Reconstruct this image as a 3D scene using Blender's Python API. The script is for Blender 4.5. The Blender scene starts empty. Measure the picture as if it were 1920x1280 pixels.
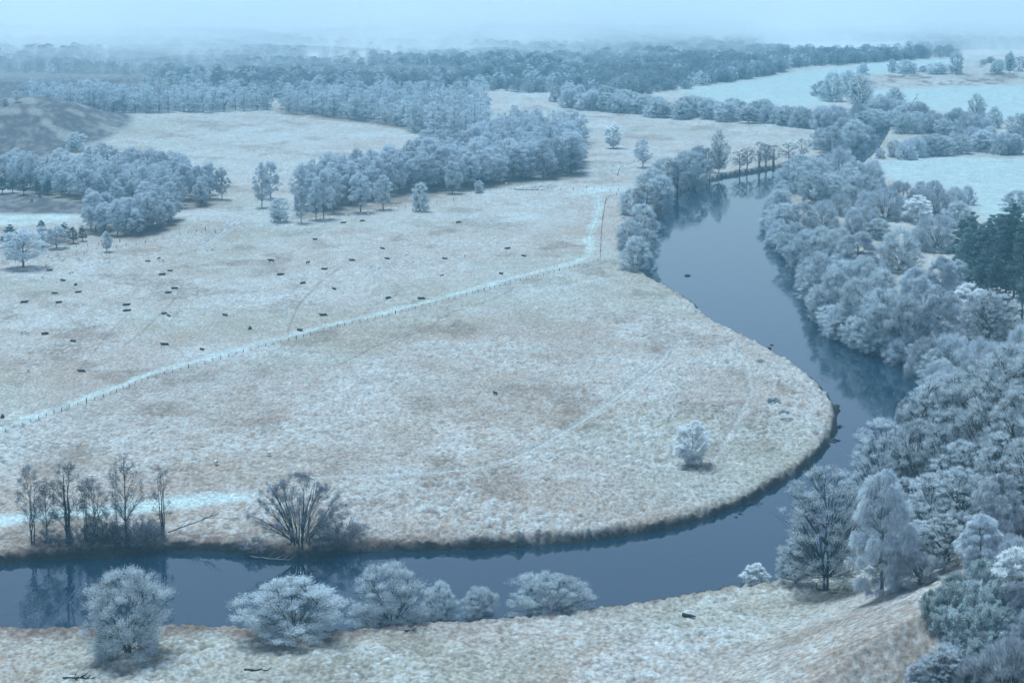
import bpy, math, random
import numpy as np

# ------------------------------------------------------------------ camera, world, sun, exposure
SC = bpy.context.scene
COL = SC.collection
F, W0, H0, YH, CH = 4000.0, 1920.0, 1280.0, -120.0, 130.0
PITCH = math.atan((H0 / 2 - YH) / F)
cam = bpy.data.cameras.new('camera')
cam.lens = 36.0 * F / W0
cam.sensor_width = 36.0
cam.clip_start = 1.0
cam.clip_end = 60000.0
camo = bpy.data.objects.new('camera', cam)
COL.objects.link(camo)
camo.location = (0, 0, CH)
camo.rotation_euler = (math.pi / 2 - PITCH, 0, 0)
SC.camera = camo

SUN_EL, SUN_AZ = 62.0, -22.0
world = bpy.data.worlds.new('World')
SC.world = world
world.use_nodes = True
wn = world.node_tree
wn.nodes.clear()
sky = wn.nodes.new('ShaderNodeTexSky')
sky.sky_type = 'NISHITA'
sky.sun_disc = False
sky.sun_elevation = math.radians(SUN_EL)
sky.sun_rotation = math.radians(SUN_AZ)
sky.air_density = 1.0
sky.dust_density = 1.6
sky.ozone_density = 2.6
bg = wn.nodes.new('ShaderNodeBackground')
bg.inputs['Strength'].default_value = 0.072
wo = wn.nodes.new('ShaderNodeOutputWorld')
wn.links.new(sky.outputs[0], bg.inputs['Color'])
wn.links.new(bg.outputs[0], wo.inputs['Surface'])

sl = bpy.data.lights.new('sun', 'SUN')
sl.energy = 2.55
sl.angle = math.radians(24)
sl.color = (0.61, 0.86, 1.0)
so = bpy.data.objects.new('sun', sl)
COL.objects.link(so)
so.rotation_euler = (math.radians(90 - SUN_EL), 0, math.radians(180 - SUN_AZ))

SC.view_settings.view_transform = 'Standard'
SC.view_settings.look = 'None'
SC.view_settings.gamma = 1.0
SC.view_settings.exposure = 0.94
SC.render.engine = 'CYCLES'
SC.cycles.use_denoising = True
SC.cycles.use_adaptive_sampling = False
SC.cycles.max_bounces = 32
SC.cycles.diffuse_bounces = 2
SC.cycles.glossy_bounces = 2
SC.cycles.transmission_bounces = 2
SC.cycles.volume_bounces = 30
SC.cycles.transparent_max_bounces = 4

RNG = np.random.default_rng(7)
random.seed(7)
CP, SP = math.cos(PITCH), math.sin(PITCH)


# ------------------------------------------------------------------ view rays and noise helpers
def ray(px, py):
    x = (np.asarray(px, float) - W0 / 2) / F
    y = (H0 / 2 - np.asarray(py, float)) / F
    return x, CP + y * SP, -SP + y * CP


def G(px, py, z=1.8):
    """point of the level z seen at photo pixel (px, py)"""
    dx, dy, dz = ray(px, py)
    t = (z - CH) / dz
    return dx * t, dy * t


def GL(pts, z=1.8):
    a = np.array(pts, float)
    x, y = G(a[:, 0], a[:, 1], z)
    return np.stack([x, y], 1)


def hsh(ix, iy, s=0):
    h = (ix.astype(np.int64) * 374761393 + iy.astype(np.int64) * 668265263 + s * 982451653) & 0xFFFFFFFF
    h = ((h ^ (h >> 13)) * 1274126177) & 0xFFFFFFFF
    return ((h ^ (h >> 16)) & 0xFFFFFF) / float(0xFFFFFF)


def vnoise(x, y, s=0):
    ix, iy = np.floor(x), np.floor(y)
    fx, fy = x - ix, y - iy
    fx, fy = fx * fx * (3 - 2 * fx), fy * fy * (3 - 2 * fy)
    a, b = hsh(ix, iy, s), hsh(ix + 1, iy, s)
    c, d = hsh(ix, iy + 1, s), hsh(ix + 1, iy + 1, s)
    return (a + (b - a) * fx) * (1 - fy) + (c + (d - c) * fx) * fy


def fbm(x, y, s=0, o=4):
    r, a, t = 0, 1.0, 0
    for k in range(o):
        r = r + a * vnoise(x * 2 ** k + 17.3 * k, y * 2 ** k - 9.1 * k, s + k)
        t += a
        a *= 0.5
    return r / t


def domes(x, y, cell, s=0, keep=1.0):
    """rounded tussocks: one jittered dome a cell"""
    gx, gy = np.floor(x / cell), np.floor(y / cell)
    best = np.zeros_like(x)
    for i in (-1, 0, 1):
        for j in (-1, 0, 1):
            cx, cy = gx + i, gy + j
            px = (cx + 0.15 + 0.7 * hsh(cx, cy, s)) * cell
            py = (cy + 0.15 + 0.7 * hsh(cx, cy, s + 1)) * cell
            r = cell * (0.45 + 0.45 * hsh(cx, cy, s + 2))
            hh = 0.45 + 0.55 * hsh(cx, cy, s + 3)
            on = hsh(cx, cy, s + 4) < keep
            q = 1 - ((x - px) ** 2 + (y - py) ** 2) / (r * r)
            best = np.maximum(best, np.where(on, np.clip(q, 0, 1) ** 0.7 * hh, 0))
    return best


def smooth(a, b, x):
    t = np.clip((x - a) / (b - a), 0, 1)
    return t * t * (3 - 2 * t)


def pldist(X, Y, pts):
    best = np.full(X.shape, 1e18)
    for k in range(len(pts) - 1):
        ax, ay = pts[k]
        bx, by = pts[k + 1]
        vx, vy = bx - ax, by - ay
        t = np.clip(((X - ax) * vx + (Y - ay) * vy) / (vx * vx + vy * vy + 1e-9), 0, 1)
        d = (X - ax - t * vx) ** 2 + (Y - ay - t * vy) ** 2
        np.minimum(best, d, out=best)
    return np.sqrt(best)


def inpoly(X, Y, pts):
    ins = np.zeros(X.shape, bool)
    n = len(pts)
    for k in range(n):
        ax, ay = pts[k]
        bx, by = pts[(k + 1) % n]
        if ay == by:
            continue
        c = ((ay > Y) != (by > Y)) & (X < (bx - ax) * (Y - ay) / (by - ay) + ax)
        ins ^= c
    return ins


def sdist(X, Y, pts):
    """signed distance, positive inside"""
    c = np.vstack([pts, pts[:1]])
    d = pldist(X, Y, c)
    return np.where(inpoly(X, Y, pts), d, -d)


# ------------------------------------------------------------------ layout read off the photograph
far_bank = GL([(-700, 1085), (-200, 1066), (0, 1057), (120, 1047), (250, 1038), (330, 1032), (430, 1036), (500, 1043),
               (540, 1048), (600, 1042), (680, 1036), (760, 1033), (880, 1031), (1000, 1025), (1100, 1016), (1200, 1003),
               (1280, 986), (1340, 968), (1400, 945), (1450, 916), (1500, 886), (1540, 852), (1562, 818), (1570, 785),
               (1556, 748), (1530, 722), (1482, 684), (1440, 660), (1390, 633), (1345, 612), (1302, 577), (1266, 551),
               (1218, 526), (1195, 508), (1212, 496), (1224, 470), (1226, 440), (1222, 405), (1240, 385), (1280, 361),
               (1330, 339), (1380, 328), (1440, 318), (1490, 309), (1540, 297), (1580, 289), (1606, 276), (1625, 263),
               (1634, 250), (1640, 236)], 0.0)
right_bank = GL([(1668, 236), (1664, 252), (1652, 272), (1640, 290), (1615, 310), (1560, 316), (1512, 326), (1480, 350),
                 (1456, 385), (1446, 412), (1446, 435), (1460, 466), (1492, 492), (1512, 515), (1520, 560), (1532, 602),
                 (1565, 634), (1620, 660), (1680, 674), (1722, 692), (1746, 716), (1758, 750), (1750, 800), (1715, 850),
                 (1675, 900), (1640, 950), (1612, 1000), (1588, 1045), (1550, 1078), (1490, 1092)], 0.0)
near_bank = GL([(1440, 1088), (1380, 1094), (1300, 1109), (1200, 1126), (1100, 1139), (1000, 1151), (900, 1159),
                (760, 1166), (650, 1178), (560, 1186), (440, 1171), (340, 1169), (200, 1174), (0, 1172), (-200, 1178),
                (-700, 1196)], 1.8)
RIVER = np.vstack([far_bank, right_bank, near_bank])
HILL = np.vstack([GL([(1180, 1500), (1290, 1340), (1400, 1235), (1490, 1172), (1600, 1120), (1652, 1066), (1692, 965),
                      (1735, 885), (1782, 808), (1812, 745), (1900, 697), (2200, 650)], 1.8),
                  np.array([[420.0, 640.0], [420.0, 200.0]])])
MOUNDS = [(-30, 262, 58, 44, 11.0), (95, 243, 36, 30, 7.0), (-60, 230, 70, 30, 10.0),
          (350, 425, 22, 14, 3.2), (430, 425, 16, 9, 2.2), (250, 230, 60, 20, 1.5)]


def mound_list():
    out = []
    for px, py, rx, ry, h in MOUNDS:
        x, y = G(px, py, 1.8)
        out.append((float(x), float(y), rx, ry, h))
    return out


ML = mound_list()


def height(X, Y, micro=False):
    X = np.asarray(X, float)
    Y = np.asarray(Y, float)
    sd = -sdist(X, Y, RIVER)                       # positive on land
    wob = (vnoise(X / 2.2, Y / 2.2, 91) - 0.5) * 1.8 + (vnoise(X / 7.0, Y / 7.0, 92) - 0.5) * 2.6
    s2 = sd + wob * smooth(6, 0.5, np.abs(sd))
    plain = 1.8 - 0.55 * smooth(14, 0, sd) + (fbm(X / 60.0, Y / 90.0, 5, 3) - 0.5) * 1.8 * smooth(3, 60, sd)
    plain = plain + (fbm(X / 300.0, Y / 300.0, 6, 2) - 0.5) * 3.0 * smooth(60, 300, sd) * smooth(900, 1400, Y)
    land = plain * smooth(-0.6, 1.3, s2) + 0.10 * smooth(-1, 0.2, s2)
    bed = -1.6 * smooth(0.0, -6.0, s2) - 0.25
    h = np.where(s2 > -0.6, land - 0.35 * smooth(0.2, -0.6, s2), bed)
    hd = sdist(X, Y, HILL)
    hs = np.where(hd > -40, 0.55 * 4.0 * np.log1p(np.exp(np.clip(hd / 4.0, -30, 30))), 0)
    hs = 70 * np.tanh(hs / 70)
    h = h + hs * smooth(0, 8, sd) * (1 + 0.12 * (fbm(X / 14.0, Y / 14.0, 33, 3) - 0.5))
    for mx, my, rx, ry, mh in ML:
        q = ((X - mx) / rx) ** 2 + ((Y - my) / (ry * 3.2)) ** 2
        h = h + mh * np.exp(-q ** 1.5)
    return h


def ground(px, py):
    """first point of the terrain seen at photo pixel"""
    dx, dy, dz = [float(v) for v in ray(px, py)]
    t1 = (0.3 - CH) / dz
    ts = np.linspace(t1 * 0.45, t1, 260)
    z = CH + dz * ts
    hh = height(dx * ts, dy * ts)
    k = np.argmax(z <= hh) if (z <= hh).any() else len(ts) - 1
    k = max(k, 1)
    ts = np.linspace(ts[k - 1], ts[k], 12)
    z = CH + dz * ts
    hh = height(dx * ts, dy * ts)
    k = np.argmax(z <= hh) if (z <= hh).any() else len(ts) - 1
    t = ts[k]
    return dx * t, dy * t, float(hh[k])


def pxm(x, y, z):
    """photo pixels a metre at a world point"""
    return F / (y * CP - (z - CH) * SP)


# ------------------------------------------------------------------ materials
def nt(name):
    m = bpy.data.materials.new(name)
    m.use_nodes = True
    m.node_tree.nodes.clear()
    return m, m.node_tree


def N(t, kind, **kw):
    n = t.nodes.new(kind)
    for k, v in kw.items():
        if k in n.inputs:
            n.inputs[k].default_value = v
        else:
            setattr(n, k, v)
    return n


def plain_mat(name, col, rough=0.85, var=0.15, scale=6.0):
    m, t = nt(name)
    o = N(t, 'ShaderNodeOutputMaterial')
    p = N(t, 'ShaderNodeBsdfPrincipled', Roughness=rough)
    g = N(t, 'ShaderNodeTexCoord')
    n = N(t, 'ShaderNodeTexNoise', Scale=scale, Detail=4.0)
    r = N(t, 'ShaderNodeMixRGB', blend_type='MIX')
    r.inputs[1].default_value = tuple(c * (1 - var) for c in col) + (1,)
    r.inputs[2].default_value = tuple(min(1, c * (1 + var)) for c in col) + (1,)
    t.links.new(g.outputs['Object'], n.inputs['Vector'])
    t.links.new(n.outputs['Fac'], r.inputs[0])
    t.links.new(r.outputs[0], p.inputs['Base Color'])
    t.links.new(p.outputs[0], o.inputs['Surface'])
    return m


def twig_mat(name, dark, white, lo, hi, trans=0.22):
    """twigs: bare colour to rime white by the rime attribute of each twig"""
    m, t = nt(name)
    o = N(t, 'ShaderNodeOutputMaterial')
    p = N(t, 'ShaderNodeBsdfDiffuse')
    a = N(t, 'ShaderNodeAttribute', attribute_name='rime')
    oi = N(t, 'ShaderNodeObjectInfo')
    mr = N(t, 'ShaderNodeMapRange')
    mr.inputs['To Min'].default_value = lo
    mr.inputs['To Max'].default_value = hi
    ad = N(t, 'ShaderNodeMath', operation='MULTIPLY_ADD')
    ad.inputs[1].default_value = 0.44
    ad.inputs[2].default_value = -0.24
    sm = N(t, 'ShaderNodeMath', operation='ADD', use_clamp=True)
    x = N(t, 'ShaderNodeMixRGB')
    x.inputs[1].default_value = dark + (1,)
    x.inputs[2].default_value = white + (1,)
    t.links.new(a.outputs['Fac'], mr.inputs['Value'])
    t.links.new(oi.outputs['Random'], ad.inputs[0])
    t.links.new(mr.outputs[0], sm.inputs[0])
    t.links.new(ad.outputs[0], sm.inputs[1])
    t.links.new(sm.outputs[0], x.inputs[0])
    t.links.new(x.outputs[0], p.inputs['Color'])
    tr = N(t, 'ShaderNodeBsdfTranslucent')
    t.links.new(x.outputs[0], tr.inputs['Color'])
    ms = N(t, 'ShaderNodeMixShader')
    ms.inputs[0].default_value = trans
    t.links.new(p.outputs[0], ms.inputs[1])
    t.links.new(tr.outputs[0], ms.inputs[2])
    t.links.new(ms.outputs[0], o.inputs['Surface'])
    return m


FROST = (0.84, 0.91, 0.94)
M_BARK = plain_mat('bark', (0.035, 0.032, 0.03), var=0.4)
M_BIRCHBARK = plain_mat('birch_bark', (0.16, 0.15, 0.145), var=0.5)
M_PALEBARK = plain_mat('rimed_bark', (0.42, 0.42, 0.42), var=0.3)
M_RIME = twig_mat('rimed_twigs', (0.10, 0.085, 0.075), FROST, 0.3, 1.3)
M_RIMEBIRCH = twig_mat('rimed_birch_twigs', (0.14, 0.09, 0.085), (0.84, 0.91, 0.95), 0.3, 1.3)
M_BARE = twig_mat('bare_alder_twigs', (0.06, 0.05, 0.05), (0.55, 0.58, 0.66), -0.05, 0.62)
M_GORSE = twig_mat('gorse_spines', (0.04, 0.075, 0.05), (0.74, 0.82, 0.82), 0.2, 1.1)
M_PINE = twig_mat('pine_needles', (0.02, 0.06, 0.04), (0.42, 0.56, 0.56), 0.0, 0.7)
M_WHITE = twig_mat('white_rime', (0.3, 0.27, 0.26), (0.93, 0.96, 0.97), 1.1, 1.5, 0.5)
M_DIM = twig_mat('lightly_rimed_twigs', (0.09, 0.075, 0.07), (0.62, 0.70, 0.75), 0.0, 0.85)
M_SCRUB = twig_mat('willow_scrub_twigs', (0.10, 0.075, 0.075), (0.82, 0.88, 0.93), 0.25, 1.15)


def ground_mat():
    m, t = nt('frosted_grass')
    o = N(t, 'ShaderNodeOutputMaterial')
    p = N(t, 'ShaderNodeBsdfPrincipled', Roughness=0.95)
    p.inputs['Specular IOR Level'].default_value = 0.15
    c = N(t, 'ShaderNodeAttribute', attribute_name='Col')
    g = N(t, 'ShaderNodeNewGeometry')
    mp = N(t, 'ShaderNodeMapping')
    mp.inputs['Scale'].default_value = (1.0, 0.55, 1.0)
    n1 = N(t, 'ShaderNodeTexNoise', Scale=1.3, Detail=5.0, Roughness=0.65)
    n2 = N(t, 'ShaderNodeTexNoise', Scale=0.28, Detail=4.0)
    t.links.new(g.outputs['Position'], mp.inputs['Vector'])
    t.links.new(mp.outputs[0], n1.inputs['Vector'])
    t.links.new(mp.outputs[0], n2.inputs['Vector'])
    r1 = N(t, 'ShaderNodeMapRange')
    r1.inputs['From Min'].default_value = 0.32
    r1.inputs['From Max'].default_value = 0.68
    r1.inputs['To Min'].default_value = 0.52
    r1.inputs['To Max'].default_value = 1.28
    t.links.new(n1.outputs['Fac'], r1.inputs['Value'])
    r2 = N(t, 'ShaderNodeMapRange')
    r2.inputs['From Min'].default_value = 0.3
    r2.inputs['From Max'].default_value = 0.7
    r2.inputs['To Min'].default_value = 0.88
    r2.inputs['To Max'].default_value = 1.1
    t.links.new(n2.outputs['Fac'], r2.inputs['Value'])
    mu = N(t, 'ShaderNodeMath', operation='MULTIPLY')
    t.links.new(r1.outputs[0], mu.inputs[0])
    t.links.new(r2.outputs[0], mu.inputs[1])
    vm = N(t, 'ShaderNodeVectorMath', operation='SCALE')
    t.links.new(c.outputs['Color'], vm.inputs[0])
    t.links.new(mu.outputs[0], vm.inputs['Scale'])
    t.links.new(vm.outputs[0], p.inputs['Base Color'])
    b = N(t, 'ShaderNodeBump', Strength=0.75, Distance=0.45)
    t.links.new(n1.outputs['Fac'], b.inputs['Height'])
    t.links.new(b.outputs[0], p.inputs['Normal'])
    t.links.new(p.outputs[0], o.inputs['Surface'])
    return m


def water_mat():
    m, t = nt('river_water')
    o = N(t, 'ShaderNodeOutputMaterial')
    p = N(t, 'ShaderNodeBsdfPrincipled', Roughness=0.04, IOR=1.38)
    p.inputs['Base Color'].default_value = (0.005, 0.024, 0.042, 1)
    g = N(t, 'ShaderNodeNewGeometry')
    mp = N(t, 'ShaderNodeMapping')
    mp.inputs['Scale'].default_value = (0.5, 0.22, 1)
    n1 = N(t, 'ShaderNodeTexNoise', Scale=1.0, Detail=3.0)
    n2 = N(t, 'ShaderNodeTexNoise', Scale=0.09, Detail=3.0)
    t.links.new(g.outputs['Position'], mp.inputs['Vector'])
    t.links.new(mp.outputs[0], n1.inputs['Vector'])
    t.links.new(mp.outputs[0], n2.inputs['Vector'])
    r = N(t, 'ShaderNodeMapRange')
    r.inputs['From Min'].default_value = 0.46
    r.inputs['From Max'].default_value = 0.62
    r.inputs['To Min'].default_value = 0.03
    r.inputs['To Max'].default_value = 0.5
    t.links.new(n2.outputs['Fac'], r.inputs['Value'])
    b = N(t, 'ShaderNodeBump', Distance=0.16)
    t.links.new(r.outputs[0], b.inputs['Strength'])
    t.links.new(n1.outputs['Fac'], b.inputs['Height'])
    t.links.new(b.outputs[0], p.inputs['Normal'])
    t.links.new(p.outputs[0], o.inputs['Surface'])
    return m


def vol_mat(name, dens, col, aniso=0.0):
    m, t = nt(name)
    o = N(t, 'ShaderNodeOutputMaterial')
    p = N(t, 'ShaderNodeVolumePrincipled')
    p.inputs['Color'].default_value = col + (1,)
    p.inputs['Density'].default_value = dens
    p.inputs['Anisotropy'].default_value = aniso
    t.links.new(p.outputs[0], o.inputs['Volume'])
    return m


# ------------------------------------------------------------------ mesh helpers
def mesh_np(name, V, T, mats, fm=None, rime=None, col=None, smooth_all=False, k=None):
    me = bpy.data.meshes.new(name)
    V = np.asarray(V, np.float32)
    T = np.asarray(T, np.int32)
    k = T.shape[1]
    me.vertices.add(len(V))
    me.vertices.foreach_set('co', V.ravel())
    me.loops.add(T.size)
    me.loops.foreach_set('vertex_index', T.ravel())
    me.polygons.add(len(T))
    me.polygons.foreach_set('loop_start', np.arange(0, T.size, k, dtype=np.int32))
    me.polygons.foreach_set('loop_total', np.full(len(T), k, np.int32))
    for mm in mats:
        me.materials.append(mm)
    if fm is not None:
        me.polygons.foreach_set('material_index', np.asarray(fm, np.int32))
    if rime is not None:
        a = me.attributes.new('rime', 'FLOAT', 'FACE')
        a.data.foreach_set('value', np.asarray(rime, np.float32))
    if col is not None:
        a = me.color_attributes.new('Col', 'FLOAT_COLOR', 'POINT')
        c4 = np.ones((len(V), 4), np.float32)
        c4[:, :3] = col
        a.data.foreach_set('color', c4.ravel())
    me.polygons.foreach_set('use_smooth', np.full(len(T), bool(smooth_all)))
    me.update(calc_edges=True)
    return me


class Geo:
    """collects triangles of tubes and blades"""
    def __init__(s):
        s.V, s.T, s.R, s.n = [], [], [], 0

    def add(s, V, T, R=None):
        s.V.append(V)
        s.T.append(T + s.n)
        s.R.append(np.zeros(len(T)) if R is None else R)
        s.n += len(V)

    def tube(s, P, R, sides=5):
        P = np.asarray(P, float)
        n = len(P)
        tang = np.gradient(P, axis=0)
        tang /= np.linalg.norm(tang, axis=1)[:, None] + 1e-9
        ref = np.where(np.abs(tang[:, 2:3]) > 0.9, np.array([[1.0, 0, 0]]), np.array([[0, 0, 1.0]]))
        u = np.cross(tang, ref)
        u /= np.linalg.norm(u, axis=1)[:, None] + 1e-9
        v = np.cross(tang, u)
        a = np.arange(sides) * 2 * math.pi / sides
        R = np.asarray(R, float)
        V = P[:, None, :] + R[:, None, None] * (np.cos(a)[None, :, None] * u[:, None, :] + np.sin(a)[None, :, None] * v[:, None, :])
        T = []
        for i in range(n - 1):
            for j in range(sides):
                a0, a1 = i * sides + j, i * sides + (j + 1) % sides
                T.append((a0, a1, a1 + sides))
                T.append((a0, a1 + sides, a0 + sides))
        s.add(V.reshape(-1, 3), np.array(T))

    def blades(s, P0, D, L, Wd, P2=None, rime=None):
        """thin twigs: P0 start, D unit direction, L length, Wd width; P2 offsets a second, hanging length"""
        n = len(P0)
        r = RNG.normal(size=(n, 3))
        sdir = np.cross(D, r)
        sdir /= np.linalg.norm(sdir, axis=1)[:, None] + 1e-9
        w = (Wd * 0.5)[:, None] * sdir
        P1 = P0 + D * L[:, None]
        if P2 is None:
            V = np.stack([P0 - w * 0.6, P0 + w * 0.6, P1 + w * 0.25, P0 + D * L[:, None] * 0.55 - w], 1)
            V = np.stack([P0 - w * 0.35, (P0 + P1) / 2 - w, P1, (P0 + P1) / 2 + w], 1)
            b = np.arange(n)[:, None] * 4
            T = np.concatenate([b + np.array([[0, 1, 2]]), b + np.array([[0, 2, 3]])])
            rr = None if rime is None else np.concatenate([rime, rime])
            s.add(V.reshape(-1, 3), T, rr)
        else:
            E = P1 + P2
            V = np.stack([P0 - w * 0.5, P0 + w * 0.5, P1 - w, P1 + w, E], 1)
            b = np.arange(n)[:, None] * 5
            T = np.concatenate([b + np.array([[0, 2, 3]]), b + np.array([[0, 3, 1]]), b + np.array([[2, 4, 3]])])
            rr = None if rime is None else np.concatenate([rime] * 3)
            s.add(V.reshape(-1, 3), T, rr)

    def arrays(s):
        return np.concatenate(s.V), np.concatenate(s.T), np.concatenate(s.R)


def unit(a):
    return a / (np.linalg.norm(a, axis=1)[:, None] + 1e-9)


def bez(a, b, c, n=6):
    t = np.linspace(0, 1, n)[:, None]
    return (1 - t) ** 2 * a + 2 * t * (1 - t) * b + t * t * c


KIND = {
    # H, W, crown bottom, stems, clusters, twigs per cluster, cluster radius, mode
    'birch':   dict(H=16, W=9.0, z0=0.18, stems=1, nc=62, nt=130, cr=1.15, mode='droop', mat=M_RIMEBIRCH, bark=M_BIRCHBARK, top=1.25, tw=0.075),
    'weeping': dict(H=22, W=11.0, z0=0.04, stems=1, nc=140, nt=230, cr=1.2, mode='hang', mat=M_RIMEBIRCH, bark=M_BIRCHBARK, top=1.4, tw=0.075),
    'broad':   dict(H=13, W=14.0, z0=0.03, stems=6, nc=150, nt=210, cr=1.35, mode='spray', mat=M_RIME, bark=M_BARK, top=0.9, tw=0.052),
    'ash':     dict(H=22, W=15.0, z0=0.12, stems=2, nc=230, nt=85, cr=1.05, mode='up', mat=M_RIME, bark=M_BARK, top=0.9, tw=0.065),
    'alder':   dict(H=17, W=8.0, z0=0.30, stems=3, nc=46, nt=60, cr=0.85, mode='bare', mat=M_BARE, bark=M_BARK, top=1.3, tw=0.05),
    'alderfan': dict(H=17, W=23.0, z0=0.24, stems=13, nc=130, nt=115, cr=0.95, mode='bare', mat=M_BARE, bark=M_BARK, top=1.3, tw=0.05),
    'thicket': dict(H=6, W=9.0, z0=0.0, stems=12, nc=80, nt=60, cr=0.8, mode='bare', mat=M_BARE, bark=M_BARK, top=0.9, tw=0.05),
    'shrub':   dict(H=7, W=9.0, z0=0.0, stems=9, nc=110, nt=110, cr=0.8, mode='fan', mat=M_SCRUB, bark=M_BARK, top=0.8, tw=0.05),
    'gorse':   dict(H=3.2, W=5.2, z0=0.0, stems=6, nc=70, nt=120, cr=0.55, mode='spine', mat=M_GORSE, bark=M_BARK, top=0.8, tw=0.07),
    'pine':    dict(H=19, W=10.0, z0=0.22, stems=1, nc=120, nt=170, cr=1.15, mode='pine', mat=M_PINE, bark=M_BARK, top=1.0, tw=0.085),
    'sapling': dict(H=11, W=7.2, z0=0.12, stems=1, nc=90, nt=120, cr=0.7, mode='up', mat=M_WHITE, bark=M_PALEBARK, top=1.2, tw=0.105),
}


def crown_points(k, n, rs):
    """centres of leaf clumps, mostly towards the outside of an egg that widens and narrows by bearing"""
    H, W, z0 = k['H'], k['W'], k['z0'] * k['H']
    pts = []
    lob = rs.uniform(0, 6.28, 4)
    while len(pts) < n:
        u = rs.uniform(0, 1)
        th = rs.uniform(0, 2 * math.pi)
        if k['mode'] == 'pine':
            prof = (1 - u) ** 0.55 * (0.35 + 0.65 * min(1, u * 5 + 0.3))
        elif k['mode'] in ('fan', 'spine'):
            prof = math.sqrt(max(0, 1 - u ** 2.2))
        elif k['top'] > 1.1:
            prof = math.sin(math.pi * min(1, u * 0.92 + 0.08) ** 0.8) ** 0.62
        else:
            prof = math.sqrt(max(0, 1 - (max(0, u - 0.35) / 0.65) ** 2)) * (0.82 + 0.18 * min(1, u / 0.35))
        prof *= 1 + 0.16 * math.sin(2 * th + lob[0] + 4 * u) + 0.12 * math.sin(3 * th + lob[1] - 6 * u) + 0.07 * math.sin(7 * u * math.pi + lob[2] + th)
        rad = W / 2 * prof * math.sqrt(rs.uniform(0.30 if k['mode'] != 'pine' else 0.1, 1.0))
        if rs.uniform() > 0.25 + prof:
            continue
        z = z0 + (H - z0 - k['cr'] * 0.5) * u
        pts.append((rad * math.cos(th), rad * math.sin(th), z))
    return np.array(pts)


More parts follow.
